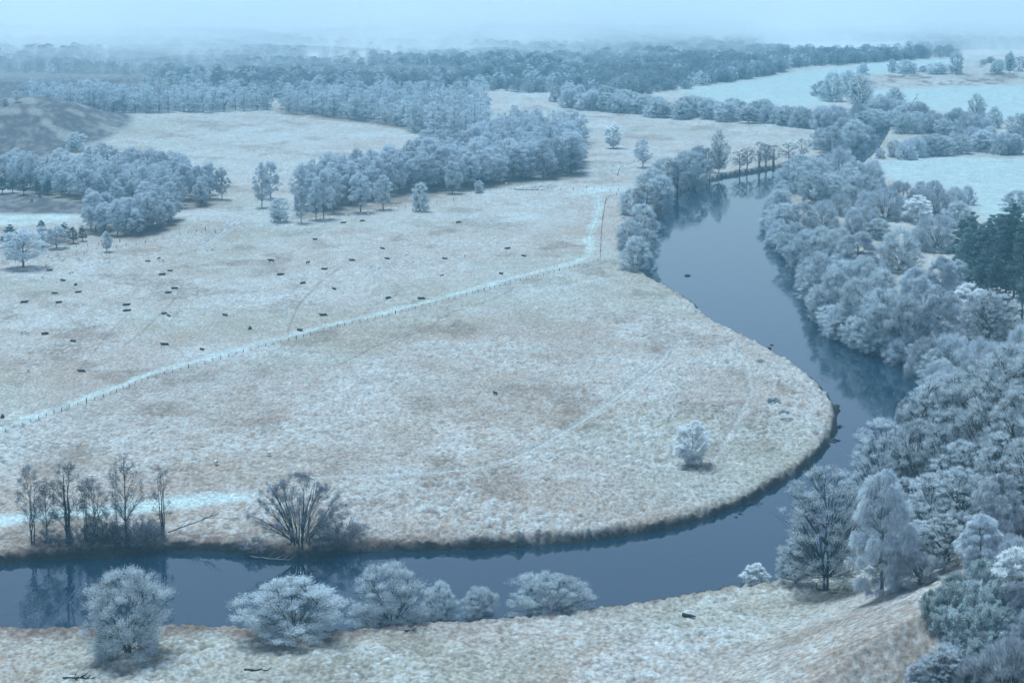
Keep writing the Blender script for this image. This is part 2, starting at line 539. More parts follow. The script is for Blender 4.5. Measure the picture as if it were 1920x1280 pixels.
def make_tree(kind, seed, lod=1.0, stems=None, fan=None, nc=None, base=None):
    k = dict(KIND[kind])
    if stems:
        k['stems'] = stems
    if nc:
        k['nc'] = nc
    rs = np.random.default_rng(seed)
    H, W, mode = k['H'], k['W'], k['mode']
    tr, cr = Geo(), Geo()
    nstem = k['stems']
    stems = []
    for s in range(nstem):
        a = 2 * math.pi * (s + rs.uniform(-0.3, 0.3)) / nstem
        if nstem == 1:
            lean = rs.uniform(0, 0.04) * H
            b0 = np.zeros(3)
        else:
            lean = (fan if fan is not None else {'broad': 0.34, 'ash': 0.10, 'alder': 0.13, 'shrub': 0.5, 'gorse': 0.6}.get(kind, 0.1)) * W * rs.uniform(0.4, 1.0)
            b0 = np.array([math.cos(a), math.sin(a), 0]) * ((0.35 if kind != 'shrub' else 0.2) if base is None else base * rs.uniform(0.2, 1))
        hh = H * (0.93 if nstem == 1 else rs.uniform(0.68, 0.95)) * (0.75 if kind in ('shrub', 'gorse', 'broad') else 1)
        tipp = np.array([math.cos(a) * lean, math.sin(a) * lean, hh])
        n = 9
        P = bez(b0, b0 + (tipp - b0) * np.array([0.25, 0.25, 0.55]), tipp, n)
        P[1:-1, :2] += rs.normal(0, (0.007 if kind.startswith('alder') else 0.011) * H, (n - 2, 2))
        P[0, 2] = -0.8
        r0 = H * (0.017 if nstem == 1 else 0.011) * (1 if kind not in ('shrub', 'gorse') else 0.8)
        R = r0 * (1 - np.linspace(0, 0.88, n))
        R[0] *= 1.35
        tr.tube(P, R, 6)
        stems.append(P)
    C = crown_points(k, k['nc'], rs)
    for c in C:
        hd = math.hypot(c[0], c[1])
        slope = {'up': 1.15, 'droop': 0.7, 'hang': 0.6, 'pine': 0.12, 'spray': 0.65, 'bare': 0.9}.get(mode, 0.8)
        zt = max(0.12 * H, c[2] - slope * hd - 0.03 * H) if mode != 'fan' else 0.1
        best, bp = 1e9, None
        for P in stems:
            i = int(np.argmin(np.abs(P[:, 2] - zt)))
            d = np.linalg.norm(P[i] - c)
            if d < best:
                best, bp = d, P[i]
        mid = (bp + c) / 2 + np.array([0, 0, (-0.06 if mode in ('up', 'fan') else 0.10) * best]) + rs.normal(0, 0.03 * best, 3)
        L = bez(bp, mid, c, 6)
        rr = (0.006 + 0.010 * rs.uniform()) * best ** 0.75 + 0.012
        tr.tube(L, rr * (1 - np.linspace(0, 0.75, 6)), 3)
        if lod >= 1.0 and mode in ('bare', 'up', 'spray', 'droop'):
            for q in range(4):
                e = c + rs.normal(0, 1, 3) * k['cr'] * np.array([1, 1, 0.8])
                o = L[rs.integers(2, 5)]
                tr.tube(bez(o, (o + e) / 2 + rs.normal(0, 0.1, 3), e, 4), np.array([0.035, 0.028, 0.02, 0.01]), 3)
    # twigs
    nt = max(8, int(k['nt'] * lod))
    n = len(C) * nt
    cc = np.repeat(C, nt, 0)
    crr = np.repeat(k['cr'] * rs.uniform(0.65, 1.35, len(C)), nt)
    dirs = unit(rs.normal(size=(n, 3)))
    out = unit(cc * np.array([1, 1, 0.0]) + np.array([0, 0, 1e-3]))
    rime = np.clip(rs.beta(2.2, 1.6, n) + np.repeat(rs.normal(0, 0.10, len(C)), nt), 0, 1)
    wsc = 1.0 / math.sqrt(lod) if lod < 1 else 1.0
    Wd = k['tw'] * rs.uniform(0.6, 1.5, n) * wsc
    if mode in ('droop', 'hang'):
        dirs[:, 2] = np.abs(dirs[:, 2]) * 0.9
        dirs = unit(dirs + out * 0.35)
        P0 = cc + dirs * crr[:, None] * rs.uniform(0.1, 0.55, n)[:, None]
        L = crr * rs.uniform(0.3, 0.75, n)
        down = np.stack([rs.normal(0, 0.12, n), rs.normal(0, 0.12, n), -rs.uniform(0.4, 1.0, n) * (1.35 if mode == 'hang' else 0.9)], 1) * crr[:, None]
        cr.blades(P0, unit(dirs), L, Wd, down + dirs * 0.25 * crr[:, None], rime)
    else:
        if mode == 'up':
            dirs[:, 2] = dirs[:, 2] * 0.6 + 0.45
            dirs = unit(dirs + out * 0.35)
        elif mode == 'spray':
            dirs[:, 2] = np.abs(dirs[:, 2]) * 0.8 + 0.1
            dirs = unit(dirs + out * 0.3)
        elif mode == 'fan':
            dirs = unit(dirs * 0.55 + unit(cc * np.array([1, 1, 1.0])) * 1.0)
        elif mode == 'spine':
            dirs = unit(dirs + np.array([0, 0, 0.7]) + out * 0.3)
        elif mode == 'bare':
            dirs = unit(dirs + out * 0.4 + np.array([0, 0, 0.3]))
        off = unit(rs.normal(size=(n, 3))) * (rs.uniform(0, 1, n) ** 0.6 * crr)[:, None]
        if mode in ('pine', 'spray'):
            off[:, 2] *= (0.38 if mode == 'pine' else 0.62)
        if mode == 'pine':
            dirs[:, 2] = np.abs(dirs[:, 2]) * 0.8 + 0.1
            dirs = unit(dirs)
        if mode in ('spray', 'up'):
            off = rs.normal(0, 0.46, (n, 3)) * crr[:, None] * np.array([1, 1, 0.6])
        P0 = cc + off * (0.75 if mode != 'fan' else 0.95)
        L = {'pine': 0.42, 'spine': 0.38, 'fan': 1.0, 'bare': 0.85}.get(mode, 0.75) * rs.uniform(0.5, 1.3, n) * wsc ** 0.5
        if mode == 'pine':
            Wd = Wd * 1.6
        cr.blades(P0, dirs, L, Wd, None, rime)
    if mode in ('bare',) and nstem > 1:
        pass
    return k, tr, cr


PROTO = {}


def proto(key, kind, seed, **kw):
    k, tr, cr = make_tree(kind, seed, **kw)
    V, T, R = tr.arrays()
    a = mesh_np(key + '_trunk', V, T, [k['bark']])
    V2, T2, R2 = cr.arrays()
    b = mesh_np(key + '_crown', V2, T2, [k['mat']], rime=R2)
    PROTO[key] = (k, a, b, (V, T), (V2, T2, R2))


for i in range(4):
    proto('birch%d' % i, 'birch', 100 + i)
for i in range(2):
    proto('weeping%d' % i, 'weeping', 200 + i)
for i in range(6):
    proto('broad%d' % i, 'broad', 300 + i)
for i in range(4):
    proto('ash%d' % i, 'ash', 400 + i)
proto('alder0', 'alder', 500)
proto('alder1', 'alder', 501, stems=5)
proto('alder2', 'alder', 502, stems=1)
proto('alder3', 'alderfan', 503, fan=0.36, base=2.6)
proto('alder5', 'thicket', 505, fan=0.35, base=1.5)
proto('alder4', 'alder', 504, stems=4, nc=20)
for i in range(3):
    proto('shrub%d' % i, 'shrub', 600 + i)
for i in range(2):
    proto('gorse%d' % i, 'gorse', 700 + i)
for i in range(2):
    proto('pine%d' % i, 'pine', 800 + i)
proto('sapling0', 'sapling', 903)
NVAR = dict(birch=4, weeping=2, broad=6, ash=4, shrub=3, gorse=2, pine=2, sapling=1)


def joined(key, kind, seed, lod, mat=None):
    """a tree as one mesh, for those too small in the view to show parts"""
    KIND['far'] = dict(KIND[kind], z0=0.05, **({'mat': mat} if mat else {}))
    k, tr, cr = make_tree('far', seed, lod=lod, nc=int(KIND[kind]['nc'] * 0.8))
    V, T, R = tr.arrays()
    V2, T2, R2 = cr.arrays()
    n = len(V)
    PROTO[key] = (k, mesh_np(key, np.vstack([V, V2]), np.vstack([T, T2 + n]), [k['bark'], k['mat']],
                            np.r_[np.zeros(len(T)), np.ones(len(T2))], np.r_[R, R2]))


for i in range(4):
    joined('farbirch%d' % i, 'birch', 150 + i, 0.5)
for i in range(2):
    joined('farbroad%d' % i, 'broad', 350 + i, 0.22)


for i in range(2):
    joined('dimbirch%d' % i, 'birch', 160 + i, 0.4, M_DIM)
    joined('dimbroad%d' % i, 'broad', 360 + i, 0.18, M_DIM)


# ------------------------------------------------------------------ terrain
def build_terrain():
    near = F * CH / (1500 - YH) * 0.97
    ys = np.linspace(1480, 20, 830)
    d = []
    for y in ys:
        d.append(float(G(960, y, 0.0)[1]))
    last = d[-1]
    d = np.array(list(np.linspace(60, d[0] - 4, 24)) + d + list(np.geomspace(last * 1.01, 16000, 40)))
    u = np.r_[np.linspace(-1.1, -0.29, 28), np.linspace(-0.265, 0.265, 780), np.linspace(0.29, 1.1, 28)]
    U, D = np.meshgrid(u, d)
    X, Y = U * D, D
    Hh = np.empty_like(X)
    for r in range(0, len(d), 100):
        Hh[r:r + 100] = height(X[r:r + 100], Y[r:r + 100])
    sd = -sdist(X, Y, RIVER)
    hd = sdist(X, Y, HILL)
    land = smooth(0.8, 4, sd)

    # zones
    def zone(pts, soft=3.0, z=1.8):
        P = GL(pts, z)
        x0, y0 = P.min(0) - 40
        x1, y1 = P.max(0) + 40
        M = np.zeros_like(X)
        b = (X > x0) & (X < x1) & (Y > y0) & (Y < y1)
        M[b] = smooth(-soft, soft, sdist(X[b], Y[b], P))
        return M

    def line(pts, w, soft=0.6, z=1.8, wob=0.0):
        P = GL(pts, z)
        x0, y0 = P.min(0) - 30
        x1, y1 = P.max(0) + 30
        M = np.zeros_like(X)
        b = (X > x0) & (X < x1) & (Y > y0) & (Y < y1)
        d_ = pldist(X[b], Y[b], P)
        if wob:
            d_ = d_ + (vnoise(X[b] / 5, Y[b] / 5, 44) - 0.5) * wob
        M[b] = smooth(w / 2 + soft, w / 2 - soft, d_)
        return M

    pasture = zone([(-900, 980), (0, 800), (282, 705), (568, 628), (828, 565), (1031, 512), (1125, 487), (1130, 430), (1140, 372),
                    (1250, 300), (1540, 240), (1300, 225), (1000, 175), (600, 170), (-900, 190)], 4)
    smoothf = np.clip(zone([(1640, 304), (1700, 298), (1780, 294), (1920, 300), (2400, 330), (2400, 450), (1840, 415), (1820, 372),
                    (1740, 345), (1690, 345), (1655, 330)], 5) + zone([(1590, 170), (1700, 164), (1920, 160), (2500, 158), (2500, 235),
                    (1860, 226), (1760, 208), (1640, 196), (1600, 186)], 8) + zone([(1270, 168), (1400, 152), (1520, 132), (1640, 120),
                    (1800, 110), (1790, 122), (1640, 140), (1560, 150), (1550, 195), (1440, 208), (1330, 190)], 10)
                    + zone([(1430, 92), (1450, 85), (1680, 86), (1700, 97), (1560, 104), (1500, 104)], 14), 0, 1)
    farfield = zone([(1560, 142), (1920, 138), (2500, 136), (2500, 156), (1920, 157), (1650, 162), (1560, 158)], 6)
    mint = np.clip(line([(-300, 905), (0, 803), (67, 781), (128, 757), (197, 733), (282, 697), (366, 674), (417, 662), (500, 638),
                 (568, 621), (640, 602), (710, 587), (774, 572), (828, 559), (902, 539), (976, 518), (1031, 505), (1080, 492), (1104, 480),
                 (1107, 463), (1104, 448), (1110, 430), (1117, 413), (1124, 380), (1120, 366)], 3.9, 0.8, wob=1.8)
                 + zone([(1100, 352), (1165, 350), (1160, 360), (1080, 366), (1060, 362)], 5)
                 + zone([(-400, 1010), (-10, 968), (120, 958), (320, 934), (470, 926), (480, 940), (400, 950), (250, 966), (100, 975), (-20, 992)], 3)
                 + zone([(-300, 404), (0, 402), (125, 402), (158, 406), (110, 417), (40, 423), (-300, 424)], 6), 0, 1)
    ruts = np.clip(line([(560, 900), (640, 894), (760, 891), (880, 879), (950, 863), (1010, 837), (1080, 796), (1150, 751), (1210, 706), (1244, 677),
                  (1254, 657), (1300, 648)], 3.6, 0.7) + 0.6 * line([(1340, 640), (1385, 665), (1405, 692), (1410, 740), (1385, 790), (1352, 850)], 3.0, 0.8)
                  + line([(375, 462), (420, 440), (448, 422), (465, 405), (492, 388)], 4, 1.2)
                  + 0.8 * line([(1035, 168), (1002, 178), (1010, 195), (1060, 208), (1150, 218), (1250, 225), (1400, 231), (1540, 241)], 5, 2), 0, 1)
    def wheels(pts):
        P = GL(pts)
        x0, y0 = P.min(0) - 20
        x1, y1 = P.max(0) + 20
        M = np.zeros_like(X)
        b = (X > x0) & (X < x1) & (Y > y0) & (Y < y1)
        d_ = pldist(X[b], Y[b], P)
        M[b] = np.exp(-((d_ - 1.0) / 0.42) ** 2) * (0.35 + 0.65 * vnoise(X[b] / 4, Y[b] / 4, 46))
        return M
    CT = [(560, 900), (640, 894), (760, 891), (880, 879), (950, 863), (1010, 837), (1080, 796), (1150, 751), (1210, 706), (1244, 677), (1254, 657), (1300, 648)]
    wheel2 = np.clip(wheels(CT) + wheels([(1340, 640), (1385, 665), (1405, 692), (1410, 740), (1385, 790), (1352, 850)]) * 0.7
                     + wheels([(375, 462), (420, 440), (448, 422), (465, 405), (492, 388)]), 0, 1)
    wheel = wheels([(-300, 905), (0, 803), (67, 781), (128, 757), (197, 733), (282, 697), (366, 674), (417, 662), (500, 638),
                 (568, 621), (640, 602), (710, 587), (774, 572), (828, 559), (902, 539), (976, 518), (1031, 505), (1080, 492), (1104, 480),
                 (1107, 463), (1104, 448), (1110, 430), (1117, 413), (1124, 380), (1120, 366)])
    paths = np.clip(line([(640, 680), (700, 650), (770, 627), (810, 615), (822, 600), (850, 585), (900, 572), (960, 548)], 0.8, 0.5)
                    + line([(230, 650), (270, 620), (300, 590), (330, 560), (345, 530)], 0.6, 0.4)
                    + line([(540, 620), (560, 570), (600, 530), (640, 500)], 0.6, 0.4)
                    + line([(150, 690), (200, 630), (240, 590)], 0.5, 0.4), 0, 1)
    MH = np.zeros_like(X)
    for mx, my, rx, ry, mh in ML[:3]:
        MH += mh * np.exp(-(((X - mx) / rx) ** 2 + ((Y - my) / (ry * 3.2)) ** 2) ** 1.5)
    MH = smooth(0.3, 1.5, MH)
    heather = np.clip(zone([(-300, 362), (0, 362), (60, 362), (170, 388), (170, 400), (100, 400), (0, 398), (-300, 398)], 5)
                      + zone([(-600, 110), (0, 108), (250, 136), (500, 160), (500, 178), (300, 172), (60, 172), (0, 215), (-600, 215)], 20)
                      + MH * (0.5 + 0.5 * smooth(0.36, 0.5, fbm(X / 14 + Y / 90, Y / 26, 81, 3))), 0, 1)
    woods = np.clip(zone([(540, 418), (700, 392), (860, 362), (1090, 335), (1100, 272), (1000, 255), (880, 240), (900, 200), (520, 200), (520, 214), (700, 232),
                     (850, 262), (700, 345), (560, 395)], 5) + zone([(-300, 352), (0, 352), (180, 388), (330, 396), (400, 392), (400, 350), (150, 335), (-300, 335)], 5)
                     + zone([(150, 440), (250, 455), (340, 440), (340, 420), (160, 422)], 4) + zone([(-20, 470), (150, 462), (160, 440), (-20, 445)], 4), 0, 1)
    bank = smooth(9.0, 1.5, sd + (vnoise(X / 4, Y / 4, 45) - 0.5) * 5) * (sd > 0)
    leftbank = bank * smooth(1300, 600, (X / D) * F + 960 + 0 * X) * (Y > 470) * (Y < 640)
    rank = zone([(470, 905), (640, 898), (900, 885), (1100, 820), (1260, 700), (1400, 640), (1600, 780), (1500, 890), (1200, 1005), (640, 1040), (460, 1030)], 6)

    # tussocks: real relief
    amp = 1.05 * (1 - 0.65 * pasture) * (1 - 0.9 * smoothf) * (1 - 0.85 * mint) * (1 - 0.8 * ruts)
    amp = amp * (0.6 + 0.6 * rank) * (1 - 0.35 * smooth(3, 12, hd)) * smooth(0.5, 2.0, sd) * smooth(2600, 1500, Y)
    patch = smooth(0.35, 0.62, fbm(X / 22, Y / 30, 51, 3))
    wx = X + (vnoise(X / 3, Y / 3, 61) - 0.5) * 1.5
    wy = Y + (vnoise(X / 3, Y / 3, 62) - 0.5) * 1.5
    dm1 = domes(wx, wy * 0.8, 1.6, 11, 0.85)
    dm2 = domes(wx, wy * 0.8, 1.05, 21, 0.8)
    near_w = smooth(1000, 500, Y)
    dm = np.maximum(dm1 * (0.35 + 0.65 * patch), dm2 * 0.55)
    big = domes(wx, wy, 3.4, 31, 0.28) * patch
    relief = amp * (dm * 0.85 + 0.55 * big)
    relief += amp * 0.25 * (fbm(X / 0.9, Y / 1.3, 41, 2) - 0.5) * near_w
    bankrel = bank * (domes(wx, wy * 0.9, 1.6, 77, 0.9) * 0.7 + 0.25 * vnoise(X / 0.8, Y / 0.8, 79))
    relief += bankrel
    relief -= 0.14 * ruts + 0.14 * wheel2 + 0.08 * wheel + 0.18 * paths
    Z = Hh + relief * (sd > 0.3)

    # base colours
    frost = np.array([0.51, 0.53, 0.52])
    straw = np.array([0.365, 0.262, 0.195])
    brown = np.array([0.20, 0.14, 0.10])
    green = np.array([0.26, 0.34, 0.24])
    minty = np.array([0.51, 0.59, 0.56])
    heath = np.array([0.085, 0.075, 0.08])
    mud = np.array([0.035, 0.03, 0.025])
    big_n = fbm(X / 45, Y / 70, 52, 4)
    mid_n = fbm(X / 7, Y / 12, 53, 3)
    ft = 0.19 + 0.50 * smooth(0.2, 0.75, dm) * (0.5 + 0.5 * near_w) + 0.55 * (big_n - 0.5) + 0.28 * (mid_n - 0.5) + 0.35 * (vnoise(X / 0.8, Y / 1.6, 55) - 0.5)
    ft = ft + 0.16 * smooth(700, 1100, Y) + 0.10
    ft = np.clip(ft, 0.02, 1)

    def mixc(c, t, k):
        return c * (1 - t[..., None]) + k * t[..., None]
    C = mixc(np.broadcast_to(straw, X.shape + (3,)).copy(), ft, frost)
    C = C * (1 - 0.30 * smooth(0.35, 0.05, dm) * near_w * (1 - 0.6 * pasture))[..., None]  # hollows: darker grass, with shade painted in to strengthen the tussock relief
    redn = smooth(0.55, 0.75, fbm(X / 16, Y / 24, 54, 3)) * (1 - ft) * 0.8
    C = mixc(C, redn, brown)
    C = mixc(C, 0.16 * smooth(0.5, 0.7, fbm(X / 60, Y / 60, 57, 3)) * (1 - smooth(0.5, 0.9, ft)), green)
    C = mixc(C, woods * 0.75 * smooth(0.3, 0.6, mid_n + 0.15), brown)
    C = mixc(C, smoothf, np.array([0.42, 0.49, 0.47]) * (0.92 + 0.16 * mid_n)[..., None])
    C = mixc(C, farfield * smooth(0.55, 0.68, fbm(X / 9, Y / 30, 58, 3)), brown)
    C = mixc(C, mint * (0.55 + 0.45 * smooth(0.3, 0.6, mid_n)) * 0.9, minty)
    C = mixc(C, wheel * 0.55, straw * 0.8)
    C = mixc(C, ruts * 0.5, frost * 1.04)
    C = mixc(C, wheel2 * 0.75, brown * 1.1)
    C = mixc(C, paths * 0.6, brown)
    C = mixc(C, heather * (0.68 + 0.32 * smooth(0.3, 0.6, 0.5 * mid_n + 0.5 * vnoise(X / 2.2, Y / 8, 48))) * 0.95, heath)
    C = mixc(C, leftbank * smooth(0.9, 0.2, mid_n) * 0.9, brown * 0.75)
    C = mixc(C, smooth(4.5, 1.0, sd) * (sd > 0) * (1 - smooth(470, 640, Y) * 0.7) * 0.45, brown)
    under = smooth(6, 30, hd) * smooth(0.35, 0.6, fbm(X / 5, Y / 8, 59, 3))
    C = mixc(C, under * 0.30, brown)
    C = mixc(C, smooth(3100, 3500, Y) * 0.85, heath)
    lb2 = smooth(12, 3, sd + 4 * (mid_n - 0.5)) * (sd > 0) * smooth(10, -40, X) * (Y < 500)
    C = mixc(C, lb2 * (0.35 + 0.5 * smooth(0.35, 0.65, vnoise(X / 1.4, Y / 2, 47))), np.array([0.17, 0.105, 0.08]))
    C = mixc(C, smooth(1.3, 0.5, sd + 0.9 * (mid_n - 0.5)), mud)
    C = mixc(C, (sd < 0.3) * 1.0, mud)
    nr, nc = X.shape
    idx = np.arange(nr * nc).reshape(nr, nc)
    T = np.stack([idx[:-1, :-1], idx[:-1, 1:], idx[1:, 1:], idx[1:, :-1]], -1).reshape(-1, 4)
    V = np.stack([X, Y, Z], -1).reshape(-1, 3)
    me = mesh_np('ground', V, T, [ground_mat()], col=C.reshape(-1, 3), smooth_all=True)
    o = bpy.data.objects.new('ground', me)
    o['kind'] = 'structure'
    o['label'] = 'frosted grass valley floor with tussocks, tracks and a steep bank on the right'
    COL.objects.link(o)


build_terrain()

x0, y0 = RIVER.min(0) - 12
x1, y1 = RIVER.max(0) + 12
wm = mesh_np('river', [[x0, y0, 0], [x1, y0, 0], [x1, y1, 0], [x0, y1, 0]], [[0, 1, 2, 3]], [water_mat()])
wo_ = bpy.data.objects.new('river', wm)
wo_['kind'] = 'structure'
wo_['label'] = 'still dark river looping round the frosted meadow'
COL.objects.link(wo_)


# ------------------------------------------------------------------ things
def tag(o, label, cat, group=None):
    o['label'] = label
    o['category'] = cat
    if group:
        o['group'] = group


NAMES = dict(birch='birch_tree', weeping='weeping_birch', broad='alder_tree', ash='ash_tree', alder='bare_alder_tree',
             shrub='willow_bush', gorse='gorse_bush', pine='pine_tree', sapling='young_tree')
CATS = dict(shrub='bush', gorse='bush')
CNT = [0]


def tree_at(x, y, z, hm, wm, kind, label, group=None, var=None, rot=None, name=None, lean=0.0):
    if var is None:
        CNT[0] += 1
        var = CNT[0] % NVAR[kind]
    k, ta, ca = PROTO['%s%d' % (kind, var)][:3]
    e = bpy.data.objects.new(name or NAMES[kind], None)
    COL.objects.link(e)
    e.empty_display_size = 0.5
    e.location = (x, y, z - 0.15)
    e.rotation_euler = (0, lean, random.uniform(0, 6.28) if rot is None else rot)
    e.scale = (wm / k['W'], wm / k['W'], hm / k['H'])
    tag(e, label, CATS.get(kind, 'tree'), group)
    for nm, me in (('trunk' if kind not in ('shrub', 'gorse') else 'stems', ta), ('crown' if kind not in ('shrub', 'gorse') else 'foliage', ca)):
        c = bpy.data.objects.new(nm, me)
        COL.objects.link(c)
        c.parent = e
    return e


def put(px, py, hpx, kind, label, w=None, group=None, **kw):
    """a plant whose foot shows at (px, py) in the photo, hpx high, w wide"""
    x, y, z = ground(px, py)
    s = pxm(x, y, z)
    hm = hpx / s / CP
    k = KIND[kind]
    wm_ = (w / s) if w else hm * k['W'] / k['H'] * random.uniform(0.85, 1.15)
    return tree_at(x, y, z, hm, wm_, kind, label, group, **kw)


# bare alders on the far bank, left
put(62, 1022, 156, 'alder', 'bare alder with forked top, leftmost on the far river bank', 62, var=0)
put(128, 1020, 164, 'alder', 'bare many-stemmed alder, second from the left on the river bank', 84, var=1)
put(180, 1014, 122, 'alder', 'bushy bare alder in the middle of the bank clump', 62, var=0, rot=2.0)
put(219, 1000, 135, 'alder', 'thin single-stemmed bare alder with almost no branches', 16, var=4, rot=1.0)
put(238, 1024, 184, 'alder', 'tallest bare alder with tufts of twigs along one straight trunk', 56, var=2)
put(306, 1010, 146, 'alder', 'sparse bare alder with leaning stems at the right end of the bank clump', 58, var=4, rot=0.4)
put(560, 1026, 142, 'alder', 'wide fan-shaped clump of many alder stems on the river bank', 172, var=3)
for (a, b, c, d, lb) in ((95, 1020, 44, 62, 'low dark thicket between the first two bare alders'), (150, 1022, 56, 70, 'dark thicket right of the second bare alder'),
                         (196, 1016, 78, 80, 'tall dark thicket at the foot of the thin bare alder'), (222, 1020, 50, 70, 'low dark thicket left of the tallest bare alder'),
                         (262, 1018, 74, 76, 'dark thicket beside the tallest bare alder'), (284, 1014, 60, 60, 'dark thicket left of the leaning bare alder'),
                         (640, 1014, 70, 92, 'dark twiggy thicket at the right of the fan-shaped alder clump'), (610, 1024, 40, 70, 'low dark thicket under the fan-shaped alder clump'),
                         (478, 1030, 34, 60, 'low twiggy thicket at the left foot of the fan-shaped clump')):
    put(a, b, c * 0.72, 'alder', lb, d, var=5, name='thicket')['category'] = 'bush'
put(162, 1016, 128, 'alder', 'slim bare alder behind the second one from the left', 40, var=4, rot=2.2)
put(88, 1018, 120, 'alder', 'slim bare alder just right of the leftmost one', 36, var=2, rot=0.9)

# rounded trees on the near bank
put(240, 1228, 170, 'broad', 'tall frosted round tree on the near bank, leftmost in the foreground', 165, var=0)
put(552, 1196, 118, 'broad', 'wide frosted tree on the near bank, low and spreading', 190, var=1)
put(735, 1168, 134, 'broad', 'frosted many-trunked tree on the near bank, third from the left', 142, var=2)
put(826, 1160, 96, 'broad', 'slender gappy frosted tree just right of the many-trunked one', 62, var=3)
put(900, 1154, 78, 'broad', 'small open frosted tree over the water with bare twigs on top', 78, var=0, rot=2.5)
put(1026, 1148, 98, 'broad', 'dome-shaped frosted tree, rightmost of the near bank row', 142, var=1, rot=3.6)

# foreground right
put(1548, 1108, 240, 'ash', 'large spreading frosted tree with two dark trunks at the river bend', 165, var=0)
put(1492, 1098, 96, 'ash', 'low frosted tree at the left foot of the large spreading tree', 74, var=1, rot=1.0)
put(1652, 1118, 242, 'weeping', 'tall weeping birch white with rime beside the large spreading tree', 108, var=0)
put(1416, 1090, 56, 'sapling', 'small cone-shaped frosted tree at the edge of the river', 52, rot=1.2)
put(1298, 873, 88, 'sapling', 'lone bright white young tree on the meadow inside the bend', 60)
put(1868, 1030, 152, 'weeping', 'weeping birch on the hillside, upper of two', 96, var=1)
put(1836, 1078, 118, 'weeping', 'weeping birch on the hillside, lower of two', 88, var=0, rot=2.0)
put(1730, 1095, 60, 'shrub', 'dark scrub at the foot of the hillside wood', 90)
wood = [(1650, 985, 205, 128), (1697, 925, 190, 60), (1745, 915, 205, 130), (1790, 895, 205, 130), (1838, 880, 210, 130), (1890, 865, 225, 135),
        (1948, 850, 235, 140), (1712, 985, 205, 130), (1775, 975, 215, 130), (1836, 955, 205, 130), (1905, 940, 220, 130), (1965, 930, 230, 140),
        (1690, 1050, 160, 110), (1742, 1048, 165, 120), (1795, 1030, 160, 120), (1720, 1080, 110, 100), (1770, 1070, 110, 100), (1925, 990, 190, 120),
        (1660, 1085, 110, 90), (1800, 1000, 180, 110), (1870, 985, 180, 110)]
wl = ['round frosted tree nearest the river in the hillside wood', 'slim white birch rising between round trees in the hillside wood',
      None, None, 'tall frosted tree on the skyline of the hillside wood', 'highest frosted tree at the right edge of the hillside wood']
for i, (a, b, c, d) in enumerate(wood):
    lb = wl[i] if i < len(wl) and wl[i] else 'frosted bare tree packed in the steep hillside wood'
    put(a, b, c, 'weeping' if i == 1 else 'ash', lb, d, group='trees of the steep hillside wood')
for i, (a, b, c, d) in enumerate([(1840, 1095, 52, 66), (1792, 1118, 48, 62), (1752, 1152, 50, 60), (1782, 1150, 56, 64), (1826, 1142, 60, 76), (1872, 1128, 44, 66),
                                  (1800, 1192, 62, 80), (1846, 1192, 62, 80), (1888, 1180, 48, 66), (1826, 1246, 50, 70), (1862, 1226, 50, 72), (1770, 1180, 46, 62),
                                  (1812, 1215, 46, 60), (1905, 1245, 48, 66), (1880, 1160, 40, 60)]):
    put(a, b, c, 'gorse', 'frost-dusted green gorse bush on the right hillside', d, group='gorse bushes on the hillside')
put(1898, 1130, 112, 'sapling', 'fan-shaped frosted bush standing above the gorse', 84, rot=0.7)
put(1765, 1296, 92, 'ash', 'frosted sapling thicket at the bottom edge below the gorse', 74)
put(1722, 1300, 60, 'weeping', 'small drooping frosted birch at the bottom edge of the picture', 50)
put(1893, 1316, 120, 'shrub', 'large frosted bush in the bottom right corner', 140)
put(1820, 1310, 80, 'shrub', 'frosted bush at the bottom edge left of the corner bush', 80)

for a, b, c, d in ((1905, 1060, 50, 70), (1880, 1085, 40, 60), (1918, 1100, 56, 70), (1860, 1060, 34, 50), (1915, 1160, 60, 60), (1930, 1210, 70, 80), (1900, 1215, 46, 60),
                   (1915, 1010, 60, 70), (1895, 1040, 40, 50), (1872, 1262, 56, 70), (1845, 1270, 46, 60), (1775, 1238, 34, 50), (1800, 1258, 40, 56), (1742, 1268, 40, 54), (1835, 1225, 44, 56), (1865, 1200, 44, 56), (1815, 1165, 36, 46), (1770, 1132, 34, 46)):
    put(a, b, c, 'shrub', 'pale frosted scrub on the upper right hillside', d, group='pale scrub on the hillside')

# gorse and scrub on the meadow
for a, b, c, d, lb in ((1450, 757, 13, 30, 'dark flat gorse bush on the meadow inside the bend'), (1470, 778, 10, 24, 'small dark gorse bush just below the flat one'),
                       (1476, 790, 9, 32, 'low strip of dark gorse below the small gorse bush'), (1425, 681, 9, 20, 'tiny gorse bush near the bank above the meadow track')):
    put(a, b, c, 'gorse', lb, d)

